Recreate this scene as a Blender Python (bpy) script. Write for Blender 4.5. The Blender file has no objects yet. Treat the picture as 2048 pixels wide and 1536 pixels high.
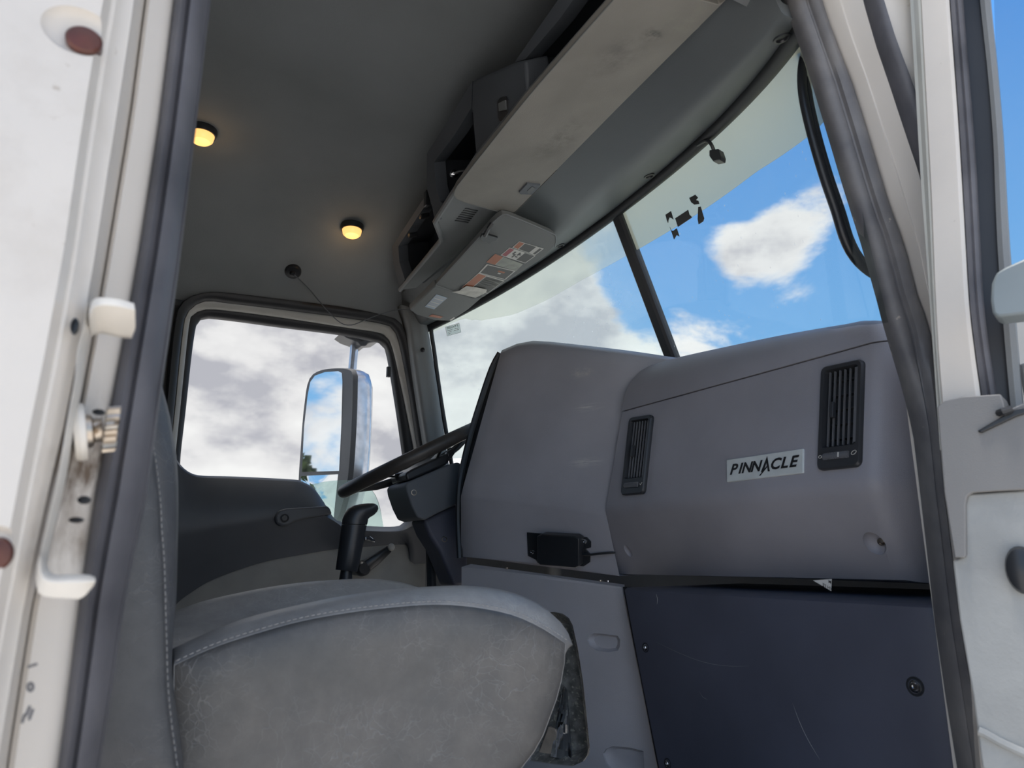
import bpy, bmesh, math, random
import numpy as np
from mathutils import Vector, Matrix
random.seed(7)
scene = bpy.context.scene
COL = scene.collection

# ------------------------------------------------------------------ camera
F = 1450.0                      # focal length in pixels of the 2048 x 1536 frame
PITCH = math.radians(13.57)
YAW = math.radians(29.21)       # heading, to the right of +Y (Y runs across the cab, X forward)
CAM = Vector((0.0, 0.0, 0.62))
fw = Vector((math.sin(YAW)*math.cos(PITCH), math.cos(YAW)*math.cos(PITCH), math.sin(PITCH)))
rt = Vector((math.cos(YAW), -math.sin(YAW), 0.0))
upv = rt.cross(fw)
cd = bpy.data.cameras.new('camera')
cd.sensor_width = 36.0
cd.lens = F/2048*36.0
cd.clip_start = 0.02
cd.clip_end = 2000
cd.dof.use_dof = True
cd.dof.focus_distance = 1.75
cd.dof.aperture_fstop = 8.5
cam = bpy.data.objects.new('camera', cd)
COL.objects.link(cam)
cam.matrix_world = Matrix(((rt.x, upv.x, -fw.x, CAM.x), (rt.y, upv.y, -fw.y, CAM.y), (rt.z, upv.z, -fw.z, CAM.z), (0, 0, 0, 1)))
scene.camera = cam

# ------------------------------------------------------------------ view
scene.view_settings.view_transform = 'Standard'
scene.view_settings.look = 'None'
scene.view_settings.gamma = 1.0
scene.view_settings.exposure = 0.35
scene.view_settings.use_curve_mapping = False

# ------------------------------------------------------------------ world: blue sky with broken cumulus
def dirpx(x, y):
    d = fw + rt*((x-1024)/F) + upv*((768-y)/F)
    return d.normalized()

W = bpy.data.worlds.new('sky'); scene.world = W; W.use_nodes = True
nt = W.node_tree; N = nt.nodes; L = nt.links
for n in list(N): N.remove(n)
def nd(t, **k):
    n = N.new(t)
    for a, b in k.items(): setattr(n, a, b)
    return n
def mth(op, a, b=None, c=None):
    n = nd('ShaderNodeMath', operation=op)
    for i, v in enumerate((a, b, c)):
        if v is None: continue
        if isinstance(v, (int, float)): n.inputs[i].default_value = v
        else: L.new(v, n.inputs[i])
    return n.outputs[0]
tc = nd('ShaderNodeTexCoord'); vec = tc.outputs['Generated']
sep = nd('ShaderNodeSeparateXYZ'); L.new(vec, sep.inputs[0])
cmb = nd('ShaderNodeCombineXYZ'); L.new(sep.outputs[0], cmb.inputs[0]); L.new(sep.outputs[1], cmb.inputs[1])
L.new(mth('MULTIPLY', sep.outputs[2], 1.7), cmb.inputs[2])
n1 = nd('ShaderNodeTexNoise'); n1.inputs['Scale'].default_value = 3.6; n1.inputs['Detail'].default_value = 9; n1.inputs['Roughness'].default_value = 0.6
n1.inputs['Distortion'].default_value = 0.25
L.new(cmb.outputs[0], n1.inputs['Vector'])
n2 = nd('ShaderNodeTexNoise'); n2.inputs['Scale'].default_value = 6.5; n2.inputs['Detail'].default_value = 7; n2.inputs['Roughness'].default_value = 0.55
L.new(cmb.outputs[0], n2.inputs['Vector'])
cov = mth('ADD', mth('MULTIPLY', n1.outputs['Fac'], 1.6), -.215)
def blob(x, y, rad, amp):
    """one cloud bank (or gap) of the sky, by its direction"""
    global cov
    d = dirpx(x, y)
    vm = nd('ShaderNodeVectorMath', operation='DISTANCE'); L.new(vec, vm.inputs[0]); vm.inputs[1].default_value = d
    g = mth('POWER', 2.718, mth('MULTIPLY', mth('POWER', mth('DIVIDE', vm.outputs['Value'], rad), 2.0), -1.0))
    cov = mth('ADD', cov, mth('MULTIPLY', g, amp))
for b in [(1580, 440, .09, .36), (1660, 370, .07, .34), (1500, 500, .065, .30), (1690, 300, .04, .2), (1440, 470, .06, .06), (1180, 600, .075, .16), (1590, 580, .04, .10),
          (1730, 630, .07, .2), (1430, 690, .10, .20), (1160, 690, .11, .25), (1000, 760, .16, .3), (940, 690, .08, .12),
          (1235, 545, .05, -.16), (1250, 645, .05, -.2), (1320, 560, .08, -.22), (1400, 360, .13, -.30), (1540, 250, .12, -.3), (1500, 620, .06, -.26), (1640, 560, .05, -.16), (1400, 600, .07, -.18), (1300, 660, .035, -.08), (1130, 640, .03, -.05),
          (560, 820, .34, .30), (300, 900, .3, .2), (2048, 150, .25, -.6), (2040, 480, .14, -.2), (1710, 500, .03, -.15)]:
    blob(*b)
ramp = nd('ShaderNodeValToRGB'); ramp.color_ramp.elements[0].position = .50; ramp.color_ramp.elements[1].position = .70
ramp.color_ramp.interpolation = 'EASE'
L.new(cov, ramp.inputs[0])
# sky blue, paler low down
sk = nd('ShaderNodeMix', data_type='RGBA'); 
L.new(mth('MINIMUM', mth('MULTIPLY', mth('MAXIMUM', sep.outputs[2], 0.0), 1.7), 1.0), sk.inputs[0])
sk.inputs[6].default_value = (.27, .56, .84, 1); sk.inputs[7].default_value = (.09, .28, .68, 1)
# cloud body: white with grey undersides
cr = nd('ShaderNodeValToRGB'); e = cr.color_ramp.elements
e[0].position = .40; e[0].color = (.90, .89, .88, 1)
e[1].position = .60; e[1].color = (.47, .47, .515, 1)
m = e.new(.50); m.color = (.78, .765, .77, 1)
thick = mth('ADD', mth('MULTIPLY', n2.outputs['Fac'], .75), mth('MULTIPLY', mth('SUBTRACT', cov, .62), .20))
lowbright = mth('MULTIPLY', mth('SUBTRACT', mth('MAXIMUM', sep.outputs[2], 0.0), .22), .42)
L.new(mth('ADD', thick, mth('ADD', mth('MINIMUM', lowbright, .05), .055)), cr.inputs[0])
mx = nd('ShaderNodeMix', data_type='RGBA'); L.new(ramp.outputs['Color'], mx.inputs[0]); L.new(sk.outputs[2], mx.inputs[6]); L.new(cr.outputs[0], mx.inputs[7])
bg = nd('ShaderNodeBackground'); bg.inputs['Strength'].default_value = 1.2; L.new(mx.outputs[2], bg.inputs[0])
wo = nd('ShaderNodeOutputWorld'); L.new(bg.outputs[0], wo.inputs[0])

# veiled midday sun nearly overhead; it lights the yard, which lights the cab from below
sd = bpy.data.lights.new('sun', 'SUN'); sd.energy = 6.0; sd.angle = math.radians(20); sd.color = (1, .95, .88)
so = bpy.data.objects.new('sun', sd); COL.objects.link(so)
so.rotation_euler = Vector((-.15, .07, .98)).to_track_quat('Z', 'Y').to_euler()

# ------------------------------------------------------------------ helpers
YN, YF, YC = .55, 2.30, 1.43

def ray(x, y): return fw + rt*((x-1024)/F) + upv*((768-y)/F)
def PX(x, y, X): d = ray(x, y); return CAM + d*(X/d.x)
def PY(x, y, Y): d = ray(x, y); return CAM + d*(Y/d.y)
def PZ(x, y, Z): d = ray(x, y); return CAM + d*((Z-CAM.z)/d.z)
class Plane:
    def __init__(s, p, n): s.p = Vector(p); s.n = Vector(n).normalized()
    def at(s, x, y, off=0.0):
        d = ray(x, y); t = ((s.p + s.n*off - CAM).dot(s.n))/d.dot(s.n); return CAM + d*t
def plane3(a, b, c, toward=None):
    a, b, c = Vector(a), Vector(b), Vector(c); n = (b-a).cross(c-a)
    if n.dot(CAM-a) < 0: n = -n
    return Plane(a, n)
def solve(x, y, fn, a=.2, b=6.0):
    """first point of the ray through a pixel where fn(point) changes sign"""
    d = ray(x, y); t0 = a; f0 = fn(CAM+d*t0); 
    for i in range(1, 401):
        t1 = a+(b-a)*i/400; f1 = fn(CAM+d*t1)
        if (f0 <= 0) != (f1 <= 0):
            for _ in range(40):
                tm = (t0+t1)/2; fm = fn(CAM+d*tm)
                if (fm <= 0) == (f0 <= 0): t0, f0 = tm, fm
                else: t1 = tm
            return CAM+d*t0
        t0, f0 = t1, f1
    return CAM+d*b
def catmull(pts, n, closed=False):
    pts = [Vector(p) for p in pts]; m = len(pts)
    def g(i): return pts[i % m] if closed else pts[max(0, min(m-1, i))]
    dense = []
    segs = m if closed else m-1
    for i in range(segs):
        p0, p1, p2, p3 = g(i-1), g(i), g(i+1), g(i+2)
        for k in range(12):
            t = k/12
            dense.append(.5*((2*p1)+(p2-p0)*t+(2*p0-5*p1+4*p2-p3)*t*t+(3*p1-p0-3*p2+p3)*t**3))
    dense.append(g(0) if closed else pts[-1])
    return resample(dense, n, closed)
def resample(pts, n, closed=False):
    pts = [Vector(p) for p in pts]
    ls = [0]
    for a, b in zip(pts, pts[1:]): ls.append(ls[-1]+(b-a).length)
    tot = ls[-1]; out = []; j = 0
    cnt = n if closed else n-1
    for i in range(n):
        s = tot*i/cnt
        while j < len(ls)-2 and ls[j+1] < s: j += 1
        den = ls[j+1]-ls[j]; t = 0 if den == 0 else (s-ls[j])/den
        out.append(pts[j].lerp(pts[j+1], max(0, min(1, t))))
    return out
def C2(pts, n, closed=False):   # 2-D (pixel) curve
    return [(p.x, p.y) for p in catmull([Vector((a, b, 0)) for a, b in pts], n, closed)]
def R2(pts, n, closed=False):
    return [(p.x, p.y) for p in resample([Vector((a, b, 0)) for a, b in pts], n, closed)]

class MB:
    def __init__(s): s.v = []; s.f = []; s.mi = []
    def add(s, vs, fs, mi=0):
        o = len(s.v); s.v += [Vector(v) for v in vs]; s.f += [tuple(i+o for i in f) for f in fs]; s.mi += [mi]*len(fs); return s
    def grid(s, rows, cu=False, cv=False, mi=0):
        """rows of points; cu closes along a row, cv closes the stack of rows"""
        R, Cn = len(rows), len(rows[0]); fs = []
        for i in range(R if cv else R-1):
            for j in range(Cn if cu else Cn-1):
                a, b = i, (i+1) % R; c, d = j, (j+1) % Cn
                fs.append((a*Cn+c, a*Cn+d, b*Cn+d, b*Cn+c))
        return s.add([p for r in rows for p in r], fs, mi)
    def loft(s, rows, mi=0):
        """closed rings stacked and capped"""
        R, Cn = len(rows), len(rows[0]); s.grid(rows, cu=True, mi=mi)
        o = len(s.v)-R*Cn
        s.f.append(tuple(o+j for j in range(Cn))[::-1]); s.mi.append(mi)
        s.f.append(tuple(o+(R-1)*Cn+j for j in range(Cn))); s.mi.append(mi)
        return s
    def prism(s, pts, off, mi=0):
        pts = [Vector(p) for p in pts]; off = Vector(off)
        return s.loft([pts, [p+off for p in pts]], mi)
    def slab(s, rows, off, mi=0):
        """open grid given a thickness by the vector off"""
        off = Vector(off); R, Cn = len(rows), len(rows[0])
        s.grid(rows, mi=mi); s.grid([[p+off for p in r] for r in rows], mi=mi)
        ring = [rows[0][j] for j in range(Cn)]+[rows[i][-1] for i in range(1, R)]+[rows[-1][j] for j in range(Cn-2, -1, -1)]+[rows[i][0] for i in range(R-2, 0, -1)]
        s.grid([ring, [p+off for p in ring]], cu=True, mi=mi); return s
    def box(s, c, sx, sy, sz, ax=None, mi=0):
        c = Vector(c); ax = ax or (Vector((1, 0, 0)), Vector((0, 1, 0)), Vector((0, 0, 1)))
        vs = [c+ax[0]*(a*sx/2)+ax[1]*(b*sy/2)+ax[2]*(d*sz/2) for d in (-1, 1) for a, b in ((-1, -1), (1, -1), (1, 1), (-1, 1))]
        return s.add(vs, [(3, 2, 1, 0), (4, 5, 6, 7), (0, 1, 5, 4), (1, 2, 6, 5), (2, 3, 7, 6), (3, 0, 4, 7)], mi)
    def tube(s, path, r, seg=10, mi=0, squash=1.0, side=None, closed=False):
        path = [Vector(p) for p in path]; n = len(path); rows = []; prev = None
        for i, p in enumerate(path):
            a = path[i-1] if (i > 0 or closed) else path[0]; b = path[(i+1) % n] if (i < n-1 or closed) else path[-1]
            t = (b-a).normalized()
            if prev is None:
                q = side or (Vector((0, 0, 1)) if abs(t.z) < .9 else Vector((1, 0, 0)))
            else: q = prev
            u = (q-t*q.dot(t)).normalized(); prev = u; w = t.cross(u)
            rr = r[i] if isinstance(r, (list, tuple)) else r
            rows.append([p+u*(math.cos(2*math.pi*k/seg)*rr)+w*(math.sin(2*math.pi*k/seg)*rr*squash) for k in range(seg)])
        if closed: return s.grid(rows, cu=True, cv=True, mi=mi)
        return s.loft(rows, mi)
    def lathe(s, c, axis, prof, seg=20, mi=0, sx=1.0, sy=1.0, side=None):
        """prof: (radius, height) along the axis"""
        c = Vector(c); axis = Vector(axis).normalized()
        q = side or (Vector((0, 0, 1)) if abs(axis.z) < .9 else Vector((1, 0, 0)))
        u = (q-axis*q.dot(axis)).normalized(); w = axis.cross(u)
        rows = [[c+axis*h+u*(math.cos(2*math.pi*k/seg)*max(r, 1e-5)*sx)+w*(math.sin(2*math.pi*k/seg)*max(r, 1e-5)*sy) for k in range(seg)] for r, h in prof]
        return s.loft(rows, mi)
    def build(s, name, mats, parent=None, smooth=35, bevel=None, seg=3, label=None, sub=0, recalc=True, merge=False):
        me = bpy.data.meshes.new(name)
        c = sum(s.v, Vector())/len(s.v)
        me.from_pydata([v-c for v in s.v], [], s.f)
        if not isinstance(mats, (list, tuple)): mats = [mats]
        for m_ in mats: me.materials.append(m_)
        if len(mats) > 1: me.polygons.foreach_set('material_index', s.mi)
        bm = bmesh.new(); bm.from_mesh(me)
        if merge: bmesh.ops.remove_doubles(bm, verts=bm.verts, dist=1e-5)
        if recalc: bmesh.ops.recalc_face_normals(bm, faces=bm.faces)
        bm.to_mesh(me); bm.free()
        if smooth:
            me.polygons.foreach_set('use_smooth', [True]*len(me.polygons))
            me.set_sharp_from_angle(angle=math.radians(smooth))
        o = bpy.data.objects.new(name, me); COL.objects.link(o); o.location = c
        if bevel:
            b = o.modifiers.new('bevel', 'BEVEL'); b.width = bevel; b.segments = seg; b.limit_method = 'ANGLE'; b.angle_limit = math.radians(30)
            b.harden_normals = False
        if sub:
            b = o.modifiers.new('sub', 'SUBSURF'); b.levels = sub; b.render_levels = sub
        if parent: setpar(o, parent)
        if label: o['label'] = label
        return o
def setpar(o, p):
    o.parent = p
    wm = Matrix.Translation(p.location) if p.parent is None else wmat(p)
    o.matrix_parent_inverse = wm.inverted()
def wmat(o):
    m_ = Matrix.LocRotScale(o.location, o.rotation_euler, o.scale)
    return m_ if o.parent is None else wmat(o.parent) @ o.matrix_parent_inverse @ m_
def thing(name, label, cat, loc, group=None, kind=None):
    o = bpy.data.objects.new(name, None); COL.objects.link(o); o.location = loc; o.empty_display_size = .05
    return tag(o, label, cat, group, kind)
def tag(o, label, cat=None, group=None, kind=None):
    o['label'] = label
    if cat: o['category'] = cat
    if group: o['group'] = group
    if kind: o['kind'] = kind
    return o
def cut(o, mb):
    """carve a recess out of a mesh object"""
    c = mb.build('cutter', [], None, smooth=0)
    md = o.modifiers.new('cut', 'BOOLEAN'); md.operation = 'DIFFERENCE'; md.solver = 'EXACT'; md.object = c
    bpy.context.view_layer.update()
    dg = bpy.context.evaluated_depsgraph_get()
    me = bpy.data.meshes.new_from_object(o.evaluated_get(dg))
    old = o.data; o.modifiers.clear(); o.data = me; me.name = o.name
    bpy.data.objects.remove(c); bpy.data.meshes.remove(old)
    me.polygons.foreach_set('use_smooth', [True]*len(me.polygons)); me.set_sharp_from_angle(angle=math.radians(35))
def text_mesh(name, s, mat, origin, ux, uy, size, parent=None, shear=0, bold=0, depth=.0004, align='CENTER'):
    """raised lettering; ux, uy are the reading and up directions"""
    cu = bpy.data.curves.new('txt', 'FONT'); cu.body = s; cu.size = 1; cu.shear = shear; cu.offset = bold; cu.align_x = align; cu.align_y = 'CENTER'; cu.extrude = 0.0
    cu.resolution_u = 3
    to = bpy.data.objects.new('txt', cu); COL.objects.link(to); bpy.context.view_layer.update()
    me = bpy.data.meshes.new_from_object(to.evaluated_get(bpy.context.evaluated_depsgraph_get()))
    bpy.data.objects.remove(to); bpy.data.curves.remove(cu)
    ux, uy = Vector(ux), Vector(uy); un = ux.cross(uy).normalized()
    mb = MB(); vs = [Vector(origin)+ux*(v.co.x*size)+uy*(v.co.y*size) for v in me.vertices]; fs = [tuple(p.vertices) for p in me.polygons]
    mb.add([v+un*depth for v in vs], fs)
    bpy.data.meshes.remove(me)
    return mb.build(name, mat, parent, smooth=0, recalc=False)

# ------------------------------------------------------------------ materials
def newmat(name):
    m_ = bpy.data.materials.new(name); m_.use_nodes = True
    t = m_.node_tree
    for n in list(t.nodes): t.nodes.remove(n)
    return m_, t
def _n(t, ty, **k):
    n = t.nodes.new(ty)
    for a, b in k.items(): setattr(n, a, b)
    return n
def mat(name, col, rough=.5, metal=0.0, var=.12, vs=6.0, grain=0.0, gs=500.0, spots=None, col2=None, emis=None, spec=.5, coat=0, patch=()):
    """plastic / paint / rubber / metal with mottled colour, fine grain and optional specks"""
    m_, t = newmat(name); lk = t.links.new
    out = _n(t, 'ShaderNodeOutputMaterial'); b = _n(t, 'ShaderNodeBsdfPrincipled'); lk(b.outputs[0], out.inputs[0])
    co = _n(t, 'ShaderNodeTexCoord').outputs['Object']
    nz = _n(t, 'ShaderNodeTexNoise'); nz.inputs['Scale'].default_value = vs; nz.inputs['Detail'].default_value = 6; lk(co, nz.inputs['Vector'])
    mixn = _n(t, 'ShaderNodeMix', data_type='RGBA'); 
    rp = _n(t, 'ShaderNodeValToRGB'); rp.color_ramp.elements[0].position = .35; rp.color_ramp.elements[1].position = .68; lk(nz.outputs['Fac'], rp.inputs[0]); lk(rp.outputs[0], mixn.inputs[0])
    c1 = tuple(c*(1-var) for c in col); c2 = col2 or tuple(min(1, c*(1+var)) for c in col)
    mixn.inputs[6].default_value = (*c1, 1); mixn.inputs[7].default_value = (*c2, 1)
    src = mixn.outputs[2]
    if spots:
        scol, dens, sc = spots
        vz = _n(t, 'ShaderNodeTexNoise'); vz.inputs['Scale'].default_value = sc; vz.inputs['Detail'].default_value = 3; lk(co, vz.inputs['Vector'])
        r2 = _n(t, 'ShaderNodeValToRGB'); r2.color_ramp.elements[0].position = 1-dens; r2.color_ramp.elements[1].position = 1-dens+.05; lk(vz.outputs['Fac'], r2.inputs[0])
        m2 = _n(t, 'ShaderNodeMix', data_type='RGBA'); lk(r2.outputs[0], m2.inputs[0]); lk(src, m2.inputs[6]); m2.inputs[7].default_value = (*scol, 1); src = m2.outputs[2]
    for pc, pr, pcol, psc, pamt in patch:      # wear marks at fixed places: (centre, radii, colour, noise scale, amount)
        pos = _n(t, 'ShaderNodeNewGeometry').outputs['Position']
        d1_ = _n(t, 'ShaderNodeVectorMath', operation='SUBTRACT'); lk(pos, d1_.inputs[0]); d1_.inputs[1].default_value = pc
        d2_ = _n(t, 'ShaderNodeVectorMath', operation='DIVIDE'); lk(d1_.outputs[0], d2_.inputs[0]); d2_.inputs[1].default_value = pr
        d3_ = _n(t, 'ShaderNodeVectorMath', operation='LENGTH'); lk(d2_.outputs[0], d3_.inputs[0])
        fo_ = _n(t, 'ShaderNodeMapRange'); fo_.interpolation_type = 'SMOOTHSTEP'; lk(d3_.outputs['Value'], fo_.inputs[0]); fo_.inputs[1].default_value = 0; fo_.inputs[2].default_value = 1; fo_.inputs[3].default_value = 1; fo_.inputs[4].default_value = 0
        ms_ = _n(t, 'ShaderNodeVectorMath', operation='MULTIPLY'); lk(pos, ms_.inputs[0]); ms_.inputs[1].default_value = psc
        pn_ = _n(t, 'ShaderNodeTexNoise'); pn_.inputs['Scale'].default_value = 1; pn_.inputs['Detail'].default_value = 6; pn_.inputs['Roughness'].default_value = .65; lk(ms_.outputs[0], pn_.inputs['Vector'])
        pr_ = _n(t, 'ShaderNodeMapRange'); lk(pn_.outputs['Fac'], pr_.inputs[0]); pr_.inputs[1].default_value = .42; pr_.inputs[2].default_value = .66
        pm_ = _n(t, 'ShaderNodeMath', operation='MULTIPLY'); lk(fo_.outputs[0], pm_.inputs[0]); lk(pr_.outputs[0], pm_.inputs[1])
        pa_ = _n(t, 'ShaderNodeMath', operation='MULTIPLY'); lk(pm_.outputs[0], pa_.inputs[0]); pa_.inputs[1].default_value = pamt
        px_ = _n(t, 'ShaderNodeMix', data_type='RGBA'); lk(pa_.outputs[0], px_.inputs[0]); lk(src, px_.inputs[6]); px_.inputs[7].default_value = (*pcol, 1); src = px_.outputs[2]
    lk(src, b.inputs['Base Color'])
    b.inputs['Roughness'].default_value = rough; b.inputs['Metallic'].default_value = metal; b.inputs['Specular IOR Level'].default_value = spec
    if coat: b.inputs['Coat Weight'].default_value = coat
    if grain:
        g = _n(t, 'ShaderNodeTexNoise'); g.inputs['Scale'].default_value = gs; g.inputs['Detail'].default_value = 2; lk(co, g.inputs['Vector'])
        bp = _n(t, 'ShaderNodeBump'); bp.inputs['Strength'].default_value = grain; bp.inputs['Distance'].default_value = .001; lk(g.outputs['Fac'], bp.inputs['Height']); lk(bp.outputs[0], b.inputs['Normal'])
    if emis:
        b.inputs['Emission Color'].default_value = (*emis[0], 1); b.inputs['Emission Strength'].default_value = emis[1]
    return m_
def leather(name, ca, cb, crease):
    m_, t = newmat(name); lk = t.links.new
    out = _n(t, 'ShaderNodeOutputMaterial'); b = _n(t, 'ShaderNodeBsdfPrincipled'); lk(b.outputs[0], out.inputs[0])
    co = _n(t, 'ShaderNodeTexCoord').outputs['Object']
    big = _n(t, 'ShaderNodeTexNoise'); big.inputs['Scale'].default_value = 9; big.inputs['Detail'].default_value = 5; lk(co, big.inputs['Vector'])
    warp = _n(t, 'ShaderNodeTexNoise'); warp.inputs['Scale'].default_value = 14; warp.inputs['Detail'].default_value = 4; lk(co, warp.inputs['Vector'])
    wm = _n(t, 'ShaderNodeVectorMath', operation='MULTIPLY_ADD'); lk(warp.outputs['Color'], wm.inputs[0]); wm.inputs[1].default_value = (.09, .09, .09); lk(co, wm.inputs[2])
    def lines(scale, w, mo):
        v = _n(t, 'ShaderNodeTexVoronoi', feature='DISTANCE_TO_EDGE'); v.inputs['Scale'].default_value = scale; lk(wm.outputs[0], v.inputs['Vector'])
        r = _n(t, 'ShaderNodeValToRGB'); r.color_ramp.elements[0].position = 0; r.color_ramp.elements[0].color = (1, 1, 1, 1); r.color_ramp.elements[1].position = w; r.color_ramp.elements[1].color = (0, 0, 0, 1)
        lk(v.outputs['Distance'], r.inputs[0])
        k = _n(t, 'ShaderNodeTexNoise'); k.inputs['Scale'].default_value = mo; k.inputs['Detail'].default_value = 3; lk(co, k.inputs['Vector'])
        r2 = _n(t, 'ShaderNodeValToRGB'); r2.color_ramp.elements[0].position = .46; r2.color_ramp.elements[1].position = .72; lk(k.outputs['Fac'], r2.inputs[0])
        mu = _n(t, 'ShaderNodeMath', operation='MULTIPLY'); lk(r.outputs[0], mu.inputs[0]); lk(r2.outputs[0], mu.inputs[1]); return mu.outputs[0]
    l1 = lines(20, .011, 10); l2 = lines(80, .055, 13)
    ad = _n(t, 'ShaderNodeMath', operation='MULTIPLY_ADD'); lk(l2, ad.inputs[0]); ad.inputs[1].default_value = .6; lk(l1, ad.inputs[2])
    fin = _n(t, 'ShaderNodeTexNoise'); fin.inputs['Scale'].default_value = 230; fin.inputs['Detail'].default_value = 4; lk(co, fin.inputs['Vector'])
    m1 = _n(t, 'ShaderNodeMix', data_type='RGBA'); m1.inputs[6].default_value = (*ca, 1); m1.inputs[7].default_value = (*cb, 1)
    rp = _n(t, 'ShaderNodeValToRGB'); rp.color_ramp.elements[0].position = .34; rp.color_ramp.elements[1].position = .66; lk(big.outputs['Fac'], rp.inputs[0]); lk(rp.outputs[0], m1.inputs[0])
    m2 = _n(t, 'ShaderNodeMix', data_type='RGBA'); lk(ad.outputs[0], m2.inputs[0]); lk(m1.outputs[2], m2.inputs[6]); m2.inputs[7].default_value = (*crease, 1)
    sc = _n(t, 'ShaderNodeMath', operation='MULTIPLY'); lk(ad.outputs[0], sc.inputs[0]); sc.inputs[1].default_value = .95; lk(sc.outputs[0], m2.inputs[0])
    mid = _n(t, 'ShaderNodeTexNoise'); mid.inputs['Scale'].default_value = 55; mid.inputs['Detail'].default_value = 8; mid.inputs['Roughness'].default_value = .7; lk(co, mid.inputs['Vector'])
    mr = _n(t, 'ShaderNodeMapRange'); mr.inputs[1].default_value = .3; mr.inputs[2].default_value = .7; mr.inputs[3].default_value = .88; mr.inputs[4].default_value = 1.12; lk(mid.outputs['Fac'], mr.inputs[0])
    mm = _n(t, 'ShaderNodeVectorMath', operation='SCALE'); lk(m2.outputs[2], mm.inputs[0]); lk(mr.outputs[0], mm.inputs['Scale'])
    lk(mm.outputs[0], b.inputs['Base Color']); b.inputs['Roughness'].default_value = .42
    h = _n(t, 'ShaderNodeMath', operation='MULTIPLY_ADD'); lk(fin.outputs['Fac'], h.inputs[0]); h.inputs[1].default_value = .35; lk(ad.outputs[0], h.inputs[2])
    bp = _n(t, 'ShaderNodeBump'); bp.inputs['Strength'].default_value = .35; bp.inputs['Distance'].default_value = .0015; bp.invert = False; lk(h.outputs[0], bp.inputs['Height']); lk(bp.outputs[0], b.inputs['Normal'])
    return m_
def glass(name, tint=(1, 1, 1), haze=0.0, hazecol=(.8, .85, .82), band=None, drops=0.0, refl=1.0):
    """thin pane: clear part, mirror part by angle, a dusty film and, on the windscreen, a tinted top band read from the UV map"""
    m_, t = newmat(name); lk = t.links.new
    out = _n(t, 'ShaderNodeOutputMaterial')
    tr = _n(t, 'ShaderNodeBsdfTransparent'); tr.inputs[0].default_value = (*tint, 1)
    gl = _n(t, 'ShaderNodeBsdfGlossy'); gl.inputs['Roughness'].default_value = .0
    fr = _n(t, 'ShaderNodeFresnel'); fr.inputs[0].default_value = 1.45
    fm = _n(t, 'ShaderNodeMath', operation='MULTIPLY'); lk(fr.outputs[0], fm.inputs[0]); fm.inputs[1].default_value = refl
    film = _n(t, 'ShaderNodeBsdfTranslucent'); film.inputs[0].default_value = (*hazecol, 1)
    dif = _n(t, 'ShaderNodeBsdfDiffuse'); dif.inputs[0].default_value = (*hazecol, 1)
    fd = _n(t, 'ShaderNodeMixShader'); fd.inputs[0].default_value = .3; lk(film.outputs[0], fd.inputs[1]); lk(dif.outputs[0], fd.inputs[2])
    co = _n(t, 'ShaderNodeTexCoord')
    nz = _n(t, 'ShaderNodeTexNoise'); nz.inputs['Scale'].default_value = 4; nz.inputs['Detail'].default_value = 5; lk(co.outputs['Object'], nz.inputs['Vector'])
    hz = _n(t, 'ShaderNodeMath', operation='MULTIPLY'); lk(nz.outputs['Fac'], hz.inputs[0]); hz.inputs[1].default_value = haze*2
    fac = hz.outputs[0]
    if drops:
        vz = _n(t, 'ShaderNodeTexVoronoi'); vz.inputs['Scale'].default_value = 55; lk(co.outputs['Object'], vz.inputs['Vector'])
        sp = _n(t, 'ShaderNodeSeparateColor'); lk(vz.outputs['Color'], sp.inputs[0])
        rad = _n(t, 'ShaderNodeMath', operation='MULTIPLY_ADD'); lk(sp.outputs[0], rad.inputs[0]); rad.inputs[1].default_value = .45; rad.inputs[2].default_value = -.20
        df = _n(t, 'ShaderNodeMath', operation='SUBTRACT'); lk(rad.outputs[0], df.inputs[0]); lk(vz.outputs['Distance'], df.inputs[1])
        s1 = _n(t, 'ShaderNodeMath', operation='MULTIPLY'); s1.use_clamp = True; lk(df.outputs[0], s1.inputs[0]); s1.inputs[1].default_value = 4*drops
        ax = _n(t, 'ShaderNodeMath', operation='MAXIMUM'); lk(fac, ax.inputs[0]); lk(s1.outputs[0], ax.inputs[1]); fac = ax.outputs[0]
    if band:
        uv = _n(t, 'ShaderNodeUVMap'); su = _n(t, 'ShaderNodeSeparateXYZ'); lk(uv.outputs[0], su.inputs[0])
        r = _n(t, 'ShaderNodeValToRGB'); el = r.color_ramp.elements
        el[0].position = 0; el[0].color = (band[0],)*3+(1,); el[1].position = .497; el[1].color = (band[1],)*3+(1,)
        z = el.new(.503); z.color = (0, 0, 0, 1)
        lk(su.outputs[1], r.inputs[0])
        ax = _n(t, 'ShaderNodeMath', operation='MAXIMUM'); lk(fac, ax.inputs[0]); lk(r.outputs[0], ax.inputs[1]); fac = ax.outputs[0]
        isb = _n(t, 'ShaderNodeMath', operation='LESS_THAN'); lk(su.outputs[1], isb.inputs[0]); isb.inputs[1].default_value = .5
        tm = _n(t, 'ShaderNodeMix', data_type='RGBA'); lk(isb.outputs[0], tm.inputs[0]); tm.inputs[6].default_value = (*tint, 1); tm.inputs[7].default_value = (*band[2], 1); lk(tm.outputs[2], tr.inputs[0])
        hm = _n(t, 'ShaderNodeMix', data_type='RGBA'); lk(isb.outputs[0], hm.inputs[0]); hm.inputs[6].default_value = (*hazecol, 1); hm.inputs[7].default_value = (*band[3], 1); lk(hm.outputs[2], film.inputs[0])
    a = _n(t, 'ShaderNodeMixShader'); lk(fac, a.inputs[0]); lk(tr.outputs[0], a.inputs[1]); lk(fd.outputs[0], a.inputs[2])
    b = _n(t, 'ShaderNodeMixShader'); lk(fm.outputs[0], b.inputs[0]); lk(a.outputs[0], b.inputs[1]); lk(gl.outputs[0], b.inputs[2])
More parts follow.
